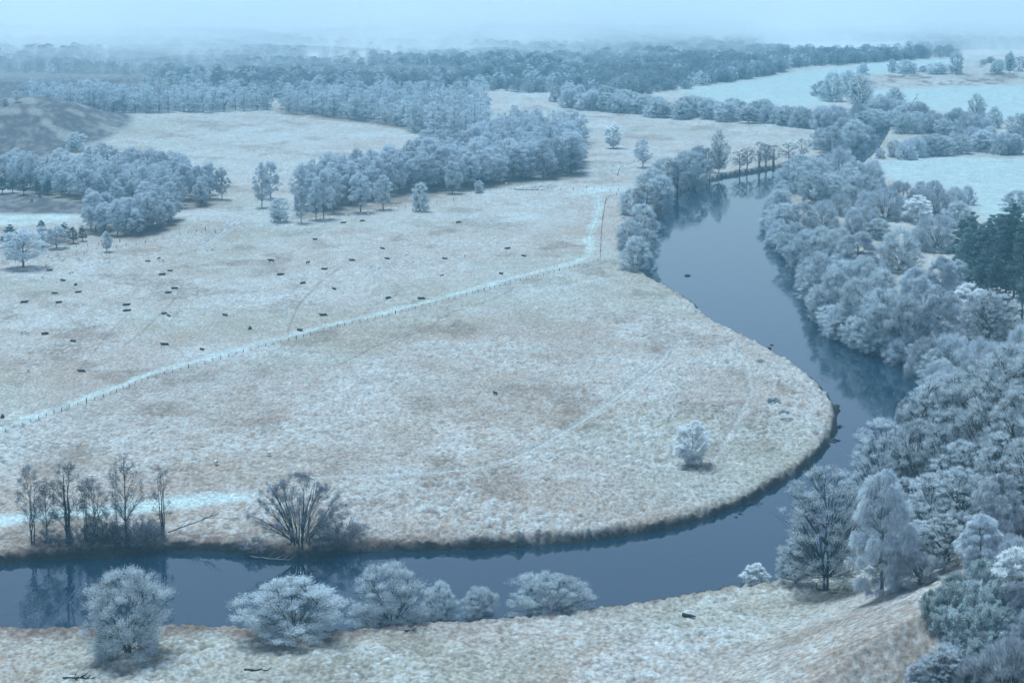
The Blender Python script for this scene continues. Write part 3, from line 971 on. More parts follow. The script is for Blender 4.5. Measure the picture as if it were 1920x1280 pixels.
# right river bank and the flat behind it
RB = [  # px, foot, height, width, kind
    (1482, 362, 58, 60, 'broad'), (1500, 335, 46, 50, 'broad'), (1528, 352, 58, 70, 'broad'), (1572, 335, 56, 66, 'shrub'), (1602, 352, 52, 60, 'broad'),
    (1556, 378, 52, 70, 'broad'), (1612, 384, 60, 66, 'broad'), (1636, 352, 48, 50, 'shrub'), (1585, 372, 58, 60, 'broad'), (1525, 382, 56, 60, 'broad'),
    (1462, 408, 46, 40, 'shrub'), (1472, 432, 52, 60, 'broad'), (1505, 436, 58, 66, 'broad'), (1545, 430, 52, 60, 'shrub'), (1574, 405, 40, 44, 'shrub'),
    (1660, 412, 56, 84, 'shrub'), (1622, 398, 38, 40, 'shrub'), (1684, 388, 46, 64, 'shrub'), (1728, 372, 34, 36, 'broad'), (1752, 376, 36, 40, 'shrub'),
    (1720, 418, 52, 60, 'sapling'), (1752, 404, 48, 80, 'shrub'), (1790, 400, 46, 50, 'shrub'), (1812, 384, 34, 32, 'shrub'), (1796, 426, 50, 60, 'broad'),
    (1760, 470, 64, 96, 'shrub'), (1686, 508, 82, 86, 'broad'), (1624, 442, 44, 60, 'shrub'), (1646, 448, 40, 52, 'broad'), (1598, 446, 52, 46, 'shrub'),
    (1486, 476, 62, 66, 'broad'), (1510, 500, 70, 70, 'broad'), (1540, 505, 82, 76, 'broad'), (1540, 560, 86, 60, 'broad'), (1605, 525, 96, 84, 'weeping'),
    (1572, 500, 74, 66, 'broad'), (1565, 600, 98, 80, 'broad'), (1606, 625, 106, 90, 'broad'), (1620, 575, 96, 90, 'broad'), (1650, 600, 96, 90, 'broad'),
    (1652, 655, 118, 96, 'broad'), (1697, 668, 118, 90, 'broad'), (1715, 645, 150, 74, 'weeping'), (1762, 590, 110, 60, 'weeping'), (1760, 668, 140, 90, 'weeping'),
    (1796, 560, 72, 50, 'weeping'), (1815, 640, 112, 84, 'sapling'), (1850, 655, 112, 80, 'ash'), (1880, 650, 100, 80, 'ash'), (1738, 700, 66, 80, 'shrub'),
    (1790, 700, 72, 90, 'shrub'), (1835, 712, 76, 84, 'shrub'), (1880, 715, 70, 84, 'shrub'), (1920, 690, 80, 84, 'shrub'), (1696, 680, 50, 70, 'shrub'),
    (1640, 662, 60, 60, 'broad'), (1580, 575, 90, 80, 'broad'), (1532, 530, 60, 50, 'broad'), (1718, 470, 40, 50, 'shrub'), (1905, 395, 38, 60, 'broad')]
RBL = {25: 'large round willow bush, dark below, in front of the pines', 26: 'round frosted tree standing alone on the clearing behind the river trees',
       15: 'large dome-shaped willow bush sloping down to the left', 20: 'pale bright round bush among the darker willows', 34: 'whitest weeping birch above the right river bank',
       0: 'dark frosted tree at the water edge, tip of the right bank', 18: 'small upright bush against the pale green field', 23: 'rounded bush at the right edge of the willow scrub by the pale field'}
for i, (a, b, c, d, kd) in enumerate(RB):
    gen = {'broad': 'rounded frosted tree massed along the right river bank', 'shrub': 'rounded frosted willow bush on the right bank',
           'weeping': 'drooping frosted birch among the right bank trees', 'ash': 'pale upright frosted tree below the pines', 'sapling': 'pale bushy frosted tree below the pines'}[kd]
    put(a, b, c, kd, RBL.get(i, gen), d, group=None if i in RBL else {'broad': 'rounded trees on the right bank', 'shrub': 'willow bushes on the right bank',
        'weeping': 'birches on the right bank', 'ash': 'upright trees below the pines', 'sapling': 'upright trees below the pines'}[kd])
rb = right_bank[6:-2]
seg = np.r_[0, np.cumsum(np.hypot(*np.diff(rb, axis=0).T))]
nb = int(seg[-1] / 6.5)
for q in range(nb):
    s_ = (q + 0.5) / nb * seg[-1]
    a, b = float(np.interp(s_, seg, rb[:, 0])), float(np.interp(s_, seg, rb[:, 1]))
    if b > 425 and a > 70 and b < 560:
        a += 1.0
    tree_at(a + random.uniform(0.5, 2.5), b + random.uniform(-1, 2), 0.6, random.uniform(6, 10), random.uniform(8, 12), random.choice(['broad', 'broad', 'shrub']),
            'low frosted bush overhanging the water along the right bank', 'bushes overhanging the right bank')
for a, b, c, d in ((1818, 512, 108, 60), (1850, 565, 150, 74), (1884, 580, 172, 80), (1916, 600, 196, 84), (1950, 590, 200, 84), (1872, 520, 122, 66),
                   (1908, 505, 112, 66), (1838, 530, 112, 60), (1955, 520, 130, 70), (1858, 500, 100, 60), (1890, 530, 130, 66), (1925, 548, 150, 70),
                   (1865, 595, 120, 60), (1900, 560, 150, 64), (1840, 580, 110, 54), (1935, 620, 170, 70), (1885, 480, 90, 56), (1802, 505, 96, 56), (1812, 535, 110, 60), (1832, 562, 130, 64), (1822, 478, 82, 52), (1900, 460, 80, 56)):
    put(a, b, c, 'pine', 'frost-dusted dark green pine at the right edge', d, group='pines at the right edge')

# left river bank trees
LB = [(1192, 508, 66, 62, 'broad'), (1182, 470, 58, 60, 'broad'), (1214, 486, 58, 46, 'broad'), (1202, 442, 62, 62, 'broad'), (1186, 402, 50, 56, 'broad'),
      (1214, 404, 58, 60, 'alder'), (1238, 388, 62, 60, 'broad'), (1268, 366, 66, 66, 'alder'), (1300, 352, 70, 60, 'broad'), (1328, 338, 62, 50, 'alder'),
      (1348, 326, 80, 38, 'ash'), (1386, 322, 42, 34, 'alder'), (1424, 316, 50, 40, 'alder'), (1450, 312, 42, 34, 'alder'), (1478, 309, 44, 32, 'alder'),
      (1504, 302, 42, 30, 'alder'), (1250, 352, 56, 66, 'broad'), (1222, 372, 58, 60, 'broad'), (1284, 338, 54, 60, 'broad'), (1312, 322, 50, 50, 'broad'),
      (1400, 320, 46, 30, 'alder'), (1436, 314, 44, 30, 'alder'), (1235, 420, 40, 40, 'alder')]
for i, (a, b, c, d, kd) in enumerate(LB):
    lb = 'frosted tree leaning over the water on the left bank'
    g = 'trees on the left bank of the river'
    if i == 10:
        lb, g = 'tallest tree of the left bank row, pale and upright', None
    if i == 11:
        lb, g = 'small dark single-stemmed tree reflected in the river', None
    if i > 11 and kd == 'alder':
        lb, g = 'dark bare alder lining the far left river bank', 'bare alders lining the far bank'
    put(a, b, c, kd, lb, d, group=g, **(dict(var=i % 3) if kd == 'alder' else {}))

# island and upper river
UP = [(1560, 288, 52, 56, 'broad'), (1600, 284, 66, 56, 'broad'), (1580, 268, 48, 50, 'broad'), (1622, 272, 44, 44, 'broad'), (1540, 280, 38, 40, 'shrub'),
      (1612, 205, 68, 50, 'ash'), (1560, 190, 54, 50, 'broad'), (1590, 180, 48, 40, 'broad'), (1540, 180, 26, 40, 'shrub'), (1830, 232, 56, 34, 'ash'),
      (1864, 240, 40, 30, 'broad'), (1908, 268, 56, 50, 'broad'), (1676, 214, 50, 44, 'ash'), (1650, 212, 36, 40, 'ash'), (1640, 160, 10, 10, 'shrub'),
      (1618, 140, 22, 24, 'broad'), (1673, 136, 26, 18, 'broad'), (1700, 138, 26, 38, 'broad'), (1756, 139, 22, 44, 'broad'), (1793, 139, 38, 28, 'broad'),
      (1731, 136, 12, 18, 'shrub'), (1870, 139, 28, 30, 'broad'), (1893, 138, 42, 22, 'ash'), (1900, 288, 38, 40, 'broad'), (1650, 298, 20, 20, 'shrub')]
for i, (a, b, c, d, kd) in enumerate(UP):
    lb = {9: 'tall upright frosted tree against the white far field', 5: 'tall pale frosted tree in front of the far white field', 19: 'tallest round tree in the hedge beyond the far fields',
          15: 'small round tree alone at the edge of the far field', 24: 'little bush beside the upper river bend', 11: 'frosted tree at the right edge beside the upper river scrub'}.get(i)
    if i == 14:
        continue
    put(a, b, c, kd, lb or ('small frosted tree standing in the far fields' if b < 150 else 'frosted tree at the upper bend of the river'), d,
        group=None if lb else ('small trees in the far fields' if b < 150 else 'trees at the upper river bend'))
# scrub bands, each bush placed along its line
def band(pts, n, hlo, hhi, kinds, label, group, jy=5):
    pts = np.array(pts, float)
    seg = np.r_[0, np.cumsum(np.hypot(*np.diff(pts, axis=0).T))]
    for q in range(n):
        s = (q + 0.5 + random.uniform(-0.35, 0.35)) / n * seg[-1]
        a, b = np.interp(s, seg, pts[:, 0]), np.interp(s, seg, pts[:, 1])
        hh = random.uniform(hlo, hhi)
        put(a, b + random.uniform(-jy, jy), hh, random.choice(kinds), label, hh * random.uniform(0.95, 1.35), group=group)


band([(1040, 194), (1100, 204), (1160, 212), (1240, 220)], 13, 24, 36, ['broad', 'shrub'], 'frosted bush along the far side of the upper meadow', 'bushes beyond the upper meadow', 4)
band([(1060, 186), (1150, 196), (1240, 205)], 9, 26, 38, ['broad'], 'frosted bush along the far side of the upper meadow', 'bushes beyond the upper meadow', 4)
band([(1250, 219), (1330, 222), (1440, 230)], 13, 28, 42, ['broad', 'broad', 'ash'], 'frosted tree in the hedge above the upper meadow', 'hedge trees above the upper meadow', 4)
band([(1440, 232), (1500, 238), (1560, 242), (1600, 240)], 13, 28, 42, ['broad', 'shrub'], 'frosted bush in the thick scrub north of the river', 'scrub north of the river', 5)
band([(1600, 236), (1660, 244), (1720, 250), (1780, 250), (1850, 256)], 20, 30, 44, ['broad', 'shrub', 'broad'], 'frosted bush in the thick scrub north of the river', 'scrub north of the river', 7)
band([(1620, 222), (1680, 226), (1740, 232)], 8, 28, 40, ['broad', 'shrub'], 'frosted bush in the thick scrub north of the river', 'scrub north of the river', 5)
band([(1672, 296), (1720, 292), (1780, 286), (1850, 284), (1915, 292)], 14, 30, 42, ['broad', 'shrub', 'broad'], 'pale frosted bush between the river and the green field', 'bushes above the green field', 5)
band([(1850, 268), (1900, 272), (1960, 280)], 5, 26, 40, ['broad', 'shrub'], 'pale frosted bush between the river and the green field', 'bushes above the green field', 5)

# single trees of the left pastures
for a, b, c, d, kd, lb in (
        (143, 283, 36, 40, 'broad', 'lone round tree in front of the heather mound'), (1150, 278, 46, 32, 'sapling', 'lone cone-shaped tree on the upper meadow'),
        (1205, 314, 54, 30, 'birch', 'lone slim birch beside the left bank trees'), (416, 374, 62, 26, 'birch', 'slim birch standing just right of the left grove'),
        (491, 388, 82, 32, 'birch', 'tall slim birch with a bare lower trunk, left of a close pair'), (507, 372, 68, 38, 'birch', 'wide-topped birch, right of a close pair'),
        (524, 416, 46, 42, 'broad', 'small leaning tree in front of the pair of birches'), (565, 418, 70, 26, 'birch', 'slim birch at the left tip of the long grove'),
        (593, 412, 78, 30, 'birch', 'birch with a forked stem at the left end of the long grove'), (607, 410, 90, 34, 'birch', 'tall birch leaning right at the left end of the long grove'),
        (625, 400, 80, 32, 'birch', 'birch behind the leaning one near the left end of the grove'), (676, 398, 76, 42, 'birch', 'full birch with clear trunk in front of the long grove'),
        (719, 393, 64, 36, 'birch', 'smaller birch right of the full one in front of the grove'), (788, 396, 54, 36, 'broad', 'isolated round tree in front of the long grove'),
        (849, 363, 62, 34, 'birch', 'birch stepping forward from the middle of the long grove'), (43, 502, 76, 76, 'birch', 'broad drooping tree with a dark trunk beside the pasture fence'),
        (200, 472, 38, 22, 'birch', 'little leaning tree on the pasture fence line'), (898, 362, 24, 20, 'broad', 'small flat-topped tree at the edge of the long grove'),
        (80, 462, 38, 30, 'birch', 'purple-grey birch left of a low pair behind the fence'), (106, 466, 44, 38, 'birch', 'purple-grey birch right of a low pair behind the fence'),
        (10, 199, 16, 12, 'broad', 'tiny tree on the left slope of the heather mound'), (32, 192, 22, 14, 'birch', 'small upright tree above the heather mound')):
    put(a, b, c, kd, lb, d)
for a, b, c, d in ((4, 364, 34, 26), (24, 362, 30, 26), (44, 366, 34, 28), (68, 363, 30, 26), (90, 366, 32, 28), (20, 462, 42, 40), (78, 440, 28, 26), (122, 452, 36, 28),
                   (137, 456, 32, 26), (155, 452, 30, 24), (75, 372, 10, 12), (60, 380, 8, 9)):
    put(a, b, c, 'pine', 'dark young pine in front of the left grove', d, group='young pines by the left grove')
put(164, 388, 22, 'shrub', 'left of two round dark bushes in front of the left grove', 20)
put(198, 388, 26, 'shrub', 'right of two round dark bushes in front of the left grove', 28)

# groves: birches one by one; past three hundred they join one mass
GROVES = [
    ('long grove', [(560, 398), (620, 394), (700, 374), (780, 360), (860, 356), (930, 344), (1000, 338), (1080, 328), (1088, 300), (1000, 292), (900, 296), (850, 304),
                    (700, 342), (620, 362), (570, 380)], 19.5, 6.8),
    ('long grove', [(895, 268), (960, 258), (1090, 262), (1102, 270), (1060, 288), (900, 292)], 19.0, 6.8),
    ('upper grove', [(532, 213), (600, 216), (700, 229), (768, 238), (778, 250), (850, 260), (872, 254), (905, 238), (912, 210), (900, 202), (760, 200), (600, 202), (530, 205)], 20.0, 8.0),
    ('far left grove', [(40, 196), (100, 208), (185, 222), (250, 216), (400, 211), (505, 206), (500, 197), (250, 201), (60, 190)], 19.5, 8.0),
    ('left grove', [(0, 350), (60, 356), (120, 372), (180, 380), (260, 384), (330, 391), (392, 390), (400, 366), (300, 344), (150, 338), (-60, 336)], 17.0, 6.6),
    ('left grove', [(165, 335), (250, 337), (300, 342), (250, 330), (170, 328)], 17, 6.0),
    ('lower left grove', [(168, 436), (200, 445), (260, 448), (325, 437), (330, 424), (250, 420), (172, 425)], 16.5, 5.8),
]
cand = []
for gi, (gname, poly, hm, sp) in enumerate(GROVES):
    P = GL(poly)
    x0, y0 = P.min(0)
    x1, y1 = P.max(0)
    pts = []
    tries = int((x1 - x0) * (y1 - y0) / sp ** 2 * 6)
    xs = RNG.uniform(x0, x1, tries)
    ys = RNG.uniform(y0, y1, tries)
    ok = inpoly(xs, ys, P)
    grid = {}
    for x, y in zip(xs[ok], ys[ok]):
        key = (int(x // sp), int(y // sp))
        good = True
        for i in (-1, 0, 1):
            for j in (-1, 0, 1):
                for q in grid.get((key[0] + i, key[1] + j), ()):
                    if (q[0] - x) ** 2 + (q[1] - y) ** 2 < sp * sp:
                        good = False
        if good:
            grid.setdefault(key, []).append((x, y))
            pts.append((x, y))
    edge = pldist(np.array([p[0] for p in pts]), np.array([p[1] for p in pts]), np.vstack([P, P[:1]]))
    for (x, y), e in zip(pts, edge):
        cand.append((F * hm / y - 0.35 * min(float(e), 30) - (y > 1400) * 8, x, y, hm, gname, float(e)))
cand.sort(key=lambda c: -c[0])
cx = np.array([c[1] for c in cand])
cy = np.array([c[2] for c in cand])
chh = height(cx, cy)
N_IND = 285
LAB = {'long grove': 'frosted birch packed in the long grove across the middle pastures', 'upper grove': 'frosted birch in the upper grove right of the gap',
       'far left grove': 'frosted birch in the far left grove behind the heather mound', 'left grove': 'frosted birch in the dense grove at the left edge',
       'lower left grove': 'frosted birch in the small lower left grove above the fence'}
for q, c in enumerate(cand[:N_IND]):
    hh = c[3] * random.uniform(0.68, 1.15)
    tree_at(c[1], c[2], chh[q], hh, hh * (random.uniform(0.42, 0.62) if c[2] < 1100 else random.uniform(0.5, 0.72)), 'birch', LAB[c[4]], group='birches of the ' + c[4])


def stuff_trees(name, label, X, Y, Z, S, W, I, keys):
    """many trees as one mass: points that carry tree copies"""
    me = bpy.data.meshes.new(name)
    n = len(X)
    me.vertices.add(n)
    me.vertices.foreach_set('co', np.stack([X, Y, Z], 1).astype(np.float32).ravel())
    for nm, tp, arr in (('sz', 'FLOAT', S), ('wd', 'FLOAT', W), ('rot', 'FLOAT', RNG.uniform(0, 6.28, n)), ('pick', 'INT', I)):
        a = me.attributes.new(nm, tp, 'POINT')
        a.data.foreach_set('value', np.asarray(arr, np.int32 if tp == 'INT' else np.float32))
    o = bpy.data.objects.new(name, me)
    COL.objects.link(o)
    o['kind'] = 'stuff'
    o['label'] = label
    o['category'] = 'trees'
    g = bpy.data.node_groups.new(name + '_spread', 'GeometryNodeTree')
    g.interface.new_socket('Geometry', in_out='INPUT', socket_type='NodeSocketGeometry')
    g.interface.new_socket('Geometry', in_out='OUTPUT', socket_type='NodeSocketGeometry')
    gi = g.nodes.new('NodeGroupInput')
    go = g.nodes.new('NodeGroupOutput')
    jn = g.nodes.new('GeometryNodeJoinGeometry')
    m2p = g.nodes.new('GeometryNodeMeshToPoints')
    g.links.new(gi.outputs[0], m2p.inputs['Mesh'])

    def attr(nm, tp='FLOAT'):
        a = g.nodes.new('GeometryNodeInputNamedAttribute')
        a.data_type = tp
        a.inputs['Name'].default_value = nm
        return a.outputs[0]
    cs = g.nodes.new('ShaderNodeCombineXYZ')
    for s_ in (0, 1):
        g.links.new(attr('wd'), cs.inputs[s_])
    g.links.new(attr('sz'), cs.inputs[2])
    cr = g.nodes.new('ShaderNodeCombineXYZ')
    g.links.new(attr('rot'), cr.inputs[2])
    for q, key in enumerate(keys):
        oi = g.nodes.new('GeometryNodeObjectInfo')
        oi.inputs['Object'].default_value = bpy.data.objects[key]
        oi.inputs['As Instance'].default_value = True
        cmp_ = g.nodes.new('FunctionNodeCompare')
        cmp_.data_type = 'INT'
        cmp_.operation = 'EQUAL'
        g.links.new(attr('pick', 'INT'), cmp_.inputs[2])
        cmp_.inputs[3].default_value = q
        ip = g.nodes.new('GeometryNodeInstanceOnPoints')
        g.links.new(m2p.outputs[0], ip.inputs['Points'])
        g.links.new(cmp_.outputs[0], ip.inputs['Selection'])
        g.links.new(oi.outputs['Geometry'], ip.inputs['Instance'])
        g.links.new(cr.outputs[0], ip.inputs['Rotation'])
        g.links.new(cs.outputs[0], ip.inputs['Scale'])
        g.links.new(ip.outputs[0], jn.inputs[0])
    g.links.new(jn.outputs[0], go.inputs[0])
    md = o.modifiers.new('spread', 'NODES')
    md.node_group = g


# the small single trees before the far wood carry the simple tree meshes
FK = []
for key, a, b, c, lb in (('farbirch0', 104, 138, 14, 'tiny pale tree on the dark moor, front of the far wood'), ('farbirch1', 272, 158, 20, 'pale tree at the edge of the moor, leftmost of a short row'),
                         ('farbirch2', 286, 157, 20, 'pale tree at the edge of the moor, middle of a short row'), ('farbirch3', 299, 160, 16, 'pale tree at the edge of the moor, right of a short row'),
                         ('farbroad0', 322, 158, 26, 'largest pale tree at the front of the far wood'), ('farbroad1', 354, 166, 30, 'narrow pale tree at the front of the far wood'),
                         ('dimbirch0', 384, 171, 24, 'first of four duller trees at the front of the far wood'), ('dimbroad0', 402, 175, 22, 'second of four duller trees at the front of the far wood'),
                         ('dimbirch1', 424, 177, 25, 'third of four duller trees at the front of the far wood'), ('dimbroad1', 446, 178, 22, 'last of four duller trees at the front of the far wood')):
    k, me = PROTO[key]
    x, y, z = ground(a, b)
    hm = c / pxm(x, y, z)
    o = bpy.data.objects.new('frosted_tree', me)
    COL.objects.link(o)
    o.location = (x, y, z)
    o.scale = (hm / k['H'] * 1.05, hm / k['H'] * 1.05, hm / k['H'])
    tag(o, lb, 'tree')
    FK.append(o.name)
rest = cand[N_IND:]
nR = len(rest)
hs = np.array([c[3] for c in rest]) * RNG.uniform(0.8, 1.12, nR)
stuff_trees('birch_wood', 'inner birches of the groves merging into one frosted mass', cx[N_IND:], cy[N_IND:], chh[N_IND:] - 0.1, hs / 16.0,
            hs * RNG.uniform(0.48, 0.7, nR) / 9.0, RNG.integers(0, 4, nR), FK[:4])
# far wood
WPOLY = [
    [(-500, 133), (0, 137), (100, 140), (260, 142), (380, 160), (480, 176), (535, 192), (640, 176), (900, 170), (1030, 180), (1150, 186), (1280, 168), (1400, 150), (1500, 130),
     (1512, 106), (1425, 94), (1440, 79), (1700, 80), (1705, 62), (1440, 30), (-500, 30)],
    [(1500, 128), (1640, 119), (1800, 109), (1800, 92), (1700, 99), (1600, 106), (1512, 106)],
    [(1700, 100), (1800, 96), (2500, 100), (2500, 50), (1705, 50)],
    [(1815, 137), (2400, 134), (2400, 112), (1850, 112)],
]
FX, FY = [], []
for w_, poly in enumerate(WPOLY):
    P = GL(poly)
    (x0, y0), (x1, y1) = P.min(0), P.max(0)
    n = int((x1 - x0) * (y1 - y0) / (85.0 if w_ < 3 else 700.0))
    xs, ys = RNG.uniform(x0, x1, n), RNG.uniform(y0, y1, n)
    dens = fbm(xs / 90, ys / 130, 88, 3)
    ok = inpoly(xs, ys, P) & (np.abs(xs / ys) < 0.31) & (RNG.uniform(0, 1, n) < smooth(0.34, 0.52, dens) + 0.06 + 0.7 * (ys < 1950))
    FX.append(xs[ok])
    FY.append(ys[ok])
FX, FY = np.concatenate(FX), np.concatenate(FY)
FZ = height(FX, FY)
nF = len(FX)
hs = RNG.uniform(6.5, 13.5, nF) * (0.7 + 0.6 * fbm(FX / 120, FY / 120, 90, 2))
rightside = (FX / FY) > 0.04
pick = np.where(rightside, RNG.choice([1, 3, 1, 3, 0, 4], nF), RNG.choice([0, 2, 0, 2, 1, 4, 5], nF))
br = (pick == 1) | (pick == 3)
href = np.where(br, 13.0, 16.0)
wref = np.where(br, 14.0, 9.0)
stuff_trees('far_wood', 'vast frosted wood fading into the fog across the valley', FX, FY, FZ - 0.2, hs / href, hs * np.where(br, RNG.uniform(0.9, 1.3, nF), RNG.uniform(0.7, 1.05, nF)) / wref, pick, FK[6:] + FK[:2])

# ------------------------------------------------------------------ fences
M_WOOD = plain_mat('weathered_wood', (0.2, 0.185, 0.175), var=0.3)
M_WIRE = plain_mat('rimed_wire', (0.42, 0.44, 0.45), var=0.1)


def box_np(w, d, h):
    V = np.array([[x, y, z] for z in (-0.3, h) for y in (-d / 2, d / 2) for x in (-w / 2, w / 2)])
    V[4:, :2] *= 0.85
    T = [[0, 1, 3, 2], [4, 6, 7, 5], [0, 4, 5, 1], [2, 3, 7, 6], [0, 2, 6, 4], [1, 5, 7, 3]]
    return V, T


PV, PT = box_np(0.16, 0.16, 1.15)
POST = mesh_np('fence_post', PV, PT, [M_WOOD])
SV, ST = box_np(0.26, 0.26, 1.5)
STRAIN = mesh_np('straining_post', SV, ST, [M_WOOD])


def fence(pts, label, step=3.9, group=None):
    P = GL(pts)
    seg = np.r_[0, np.cumsum(np.hypot(*np.diff(P, axis=0).T))]
    n = int(seg[-1] / step)
    s = np.linspace(0, seg[-1], n + 1)
    X, Y = np.interp(s, seg, P[:, 0]), np.interp(s, seg, P[:, 1])
    Z = height(X, Y)
    e = bpy.data.objects.new('wire_fence', None)
    COL.objects.link(e)
    e.location = (X[0], Y[0], Z[0])
    tag(e, label, 'fence', group)
    for q in range(n + 1):
        c = bpy.data.objects.new('post', STRAIN if q % 14 == 0 or q == n else POST)
        COL.objects.link(c)
        c.parent = e
        c.location = (X[q] - X[0], Y[q] - Y[0], Z[q] - Z[0])
        c.rotation_euler = (random.gauss(0, 0.05), random.gauss(0, 0.05), random.uniform(0, 3))
        c.scale = (1, 1, random.uniform(0.88, 1.12))
    for hgt in (0.45, 0.8, 1.08):
        g = Geo()
        g.tube(np.stack([X - X[0], Y - Y[0], Z - Z[0] + hgt], 1), np.full(n + 1, 0.014), 3)
        V, T, _ = g.arrays()
        c = bpy.data.objects.new('wire', mesh_np('wire', V, T, [M_WIRE]))
        COL.objects.link(c)
        c.parent = e


fence([(-60, 835), (5, 813), (67, 790), (128, 766), (197, 744), (282, 708), (366, 685), (417, 671), (500, 648), (568, 631), (640, 611), (710, 596), (774, 580),
       (828, 568), (902, 549), (976, 528), (1031, 515), (1077, 503), (1125, 490), (1127, 450), (1129, 420), (1134, 385), (1138, 373), (1156, 367)],
      'long post and wire fence running diagonally along the pale track')
fence([(-40, 498), (0, 494), (60, 489), (130, 478), (210, 467), (300, 455), (345, 447), (385, 441)], 'post and wire fence below the trees at the left edge', 5.0)
fence([(-40, 484), (0, 481), (80, 474), (150, 466), (225, 457)], 'upper of two parallel fences below the young pines at the left', 5.0)
fence([(404, 443), (450, 430), (520, 424), (600, 415), (700, 402), (790, 385), (850, 377)], 'faint fence passing in front of the long grove', 6.0)
fence([(900, 360), (960, 355), (1020, 357), (1075, 358)], 'short fence below the right end of the long grove', 6.0)
fence([(1100, 354), (1130, 357), (1160, 359)], 'little fence along the bright patch beside the gate track', 4.0)
fence([(1158, 330), (1162, 316), (1190, 304), (1215, 300)], 'broken old fence between the lone birch and the grove', 5.0)
fence([(1405, 236), (1460, 241), (1530, 247)], 'far fence along the top of the upper meadow', 7.0)
fence([(1428, 1091), (1446, 1090), (1470, 1096), (1500, 1102), (1530, 1108)], 'short fence on the near bank left of the large spreading tree', 3.2)

# ------------------------------------------------------------------ animals
def skin_mesh(name, verts, edges, radii, mat, sub=2):
    me = bpy.data.meshes.new(name + '_cage')
    me.from_pydata(verts, edges, [])
    o = bpy.data.objects.new(name + '_cage', me)
    COL.objects.link(o)
    o.modifiers.new('skin', 'SKIN')
    s = o.modifiers.new('sub', 'SUBSURF')
    s.levels = sub
    for q, r in enumerate(radii):
        me.skin_vertices[0].data[q].radius = r if isinstance(r, tuple) else (r, r)
    me.skin_vertices[0].data[0].use_root = True
    dg = bpy.context.evaluated_depsgraph_get()
    out = bpy.data.meshes.new_from_object(o.evaluated_get(dg))
    out.name = name
    out.materials.clear()
    out.materials.append(mat)
    for p in out.polygons:
        p.use_smooth = True
    bpy.data.objects.remove(o)
    return out


M_COW = plain_mat('black_hide', (0.018, 0.016, 0.016), var=0.3)
M_FLEECE = plain_mat('white_fleece', (0.86, 0.85, 0.80), var=0.05)
COWL = skin_mesh('cow_lying', [(0, 0, .62), (.6, 0, .66), (1.0, 0, .72), (1.35, .05, .98), (1.72, .12, .92), (-.6, 0, .62), (-1.05, 0, .52), (.85, .5, .14), (1.2, .55, .1), (.85, -.42, .14),
                               (-.8, .62, .16), (-.3, .72, .1), (1.3, .28, 1.08), (1.38, -.2, 1.08), (-1.3, .1, .2)],
                 [(0, 1), (1, 2), (2, 3), (3, 4), (0, 5), (5, 6), (2, 7), (7, 8), (2, 9), (6, 10), (10, 11), (3, 12), (3, 13), (6, 14)],
                 [(.56, .50), .52, .38, .24, .15, .55, .42, .13, .09, .13, .2, .1, .06, .06, .04], M_COW)
COWS = skin_mesh('cow_standing', [(0, 0, 1.0), (.6, 0, 1.05), (1.0, 0, 1.15), (1.35, 0, 1.35), (1.75, 0, 1.2), (-.6, 0, 1.05), (-.9, 0, 1.1), (.7, .25, .6), (.7, .25, .05), (.7, -.25, .6),
                                  (.75, -.25, .05), (-.8, .25, .6), (-.85, .25, .05), (-.8, -.25, .6), (-.75, -.25, .05), (-1.15, 0, .5), (1.35, .26, 1.42), (1.35, -.26, 1.42)],
                 [(0, 1), (1, 2), (2, 3), (3, 4), (0, 5), (5, 6), (1, 7), (7, 8), (1, 9), (9, 10), (6, 11), (11, 12), (6, 13), (13, 14), (6, 15), (3, 16), (3, 17)],
                 [(.42, .44), .42, .32, .21, .14, .42, .34, .11, .06, .11, .06, .14, .06, .14, .06, .03, .05, .05], M_COW)
SHEEP = skin_mesh('sheep_standing', [(0, 0, .55), (.32, 0, .58), (.52, 0, .72), (.72, 0, .68), (-.32, 0, .56), (.28, .13, .3), (.28, .13, .02), (.28, -.13, .3), (.28, -.13, .02), (-.34, .13, .3),
                                     (-.34, .13, .02), (-.34, -.13, .3), (-.34, -.13, .02)],
                  [(0, 1), (1, 2), (2, 3), (0, 4), (1, 5), (5, 6), (1, 7), (7, 8), (4, 9), (9, 10), (4, 11), (11, 12)],
                  [.30, .28, .16, .1, .29, .07, .045, .07, .045, .08, .045, .08, .045], M_FLEECE)
SHEEPL = skin_mesh('sheep_lying', [(0, 0, .3), (.32, 0, .32), (.5, 0, .5), (.68, .03, .48), (-.34, 0, .28), (.35, .2, .1), (-.3, .24, .1)],
                   [(0, 1), (1, 2), (2, 3), (0, 4), (1, 5), (4, 6)], [.31, .29, .16, .1, .29, .1, .12], M_FLEECE)


def animal(px, py, me, name, label, group, rz, sc=1.0):
    x, y, z = ground(px, py)
    o = bpy.data.objects.new(name, me)
    COL.objects.link(o)
    o.location = (x, y, z + (0.16 if 'standing' in me.name else -0.12))
    o.rotation_euler = (0, 0, rz)
    o.scale = (sc, sc, sc * (0.8 if me.name.startswith('cow_lying') else 1))
    tag(o, label, name, group)
    return o


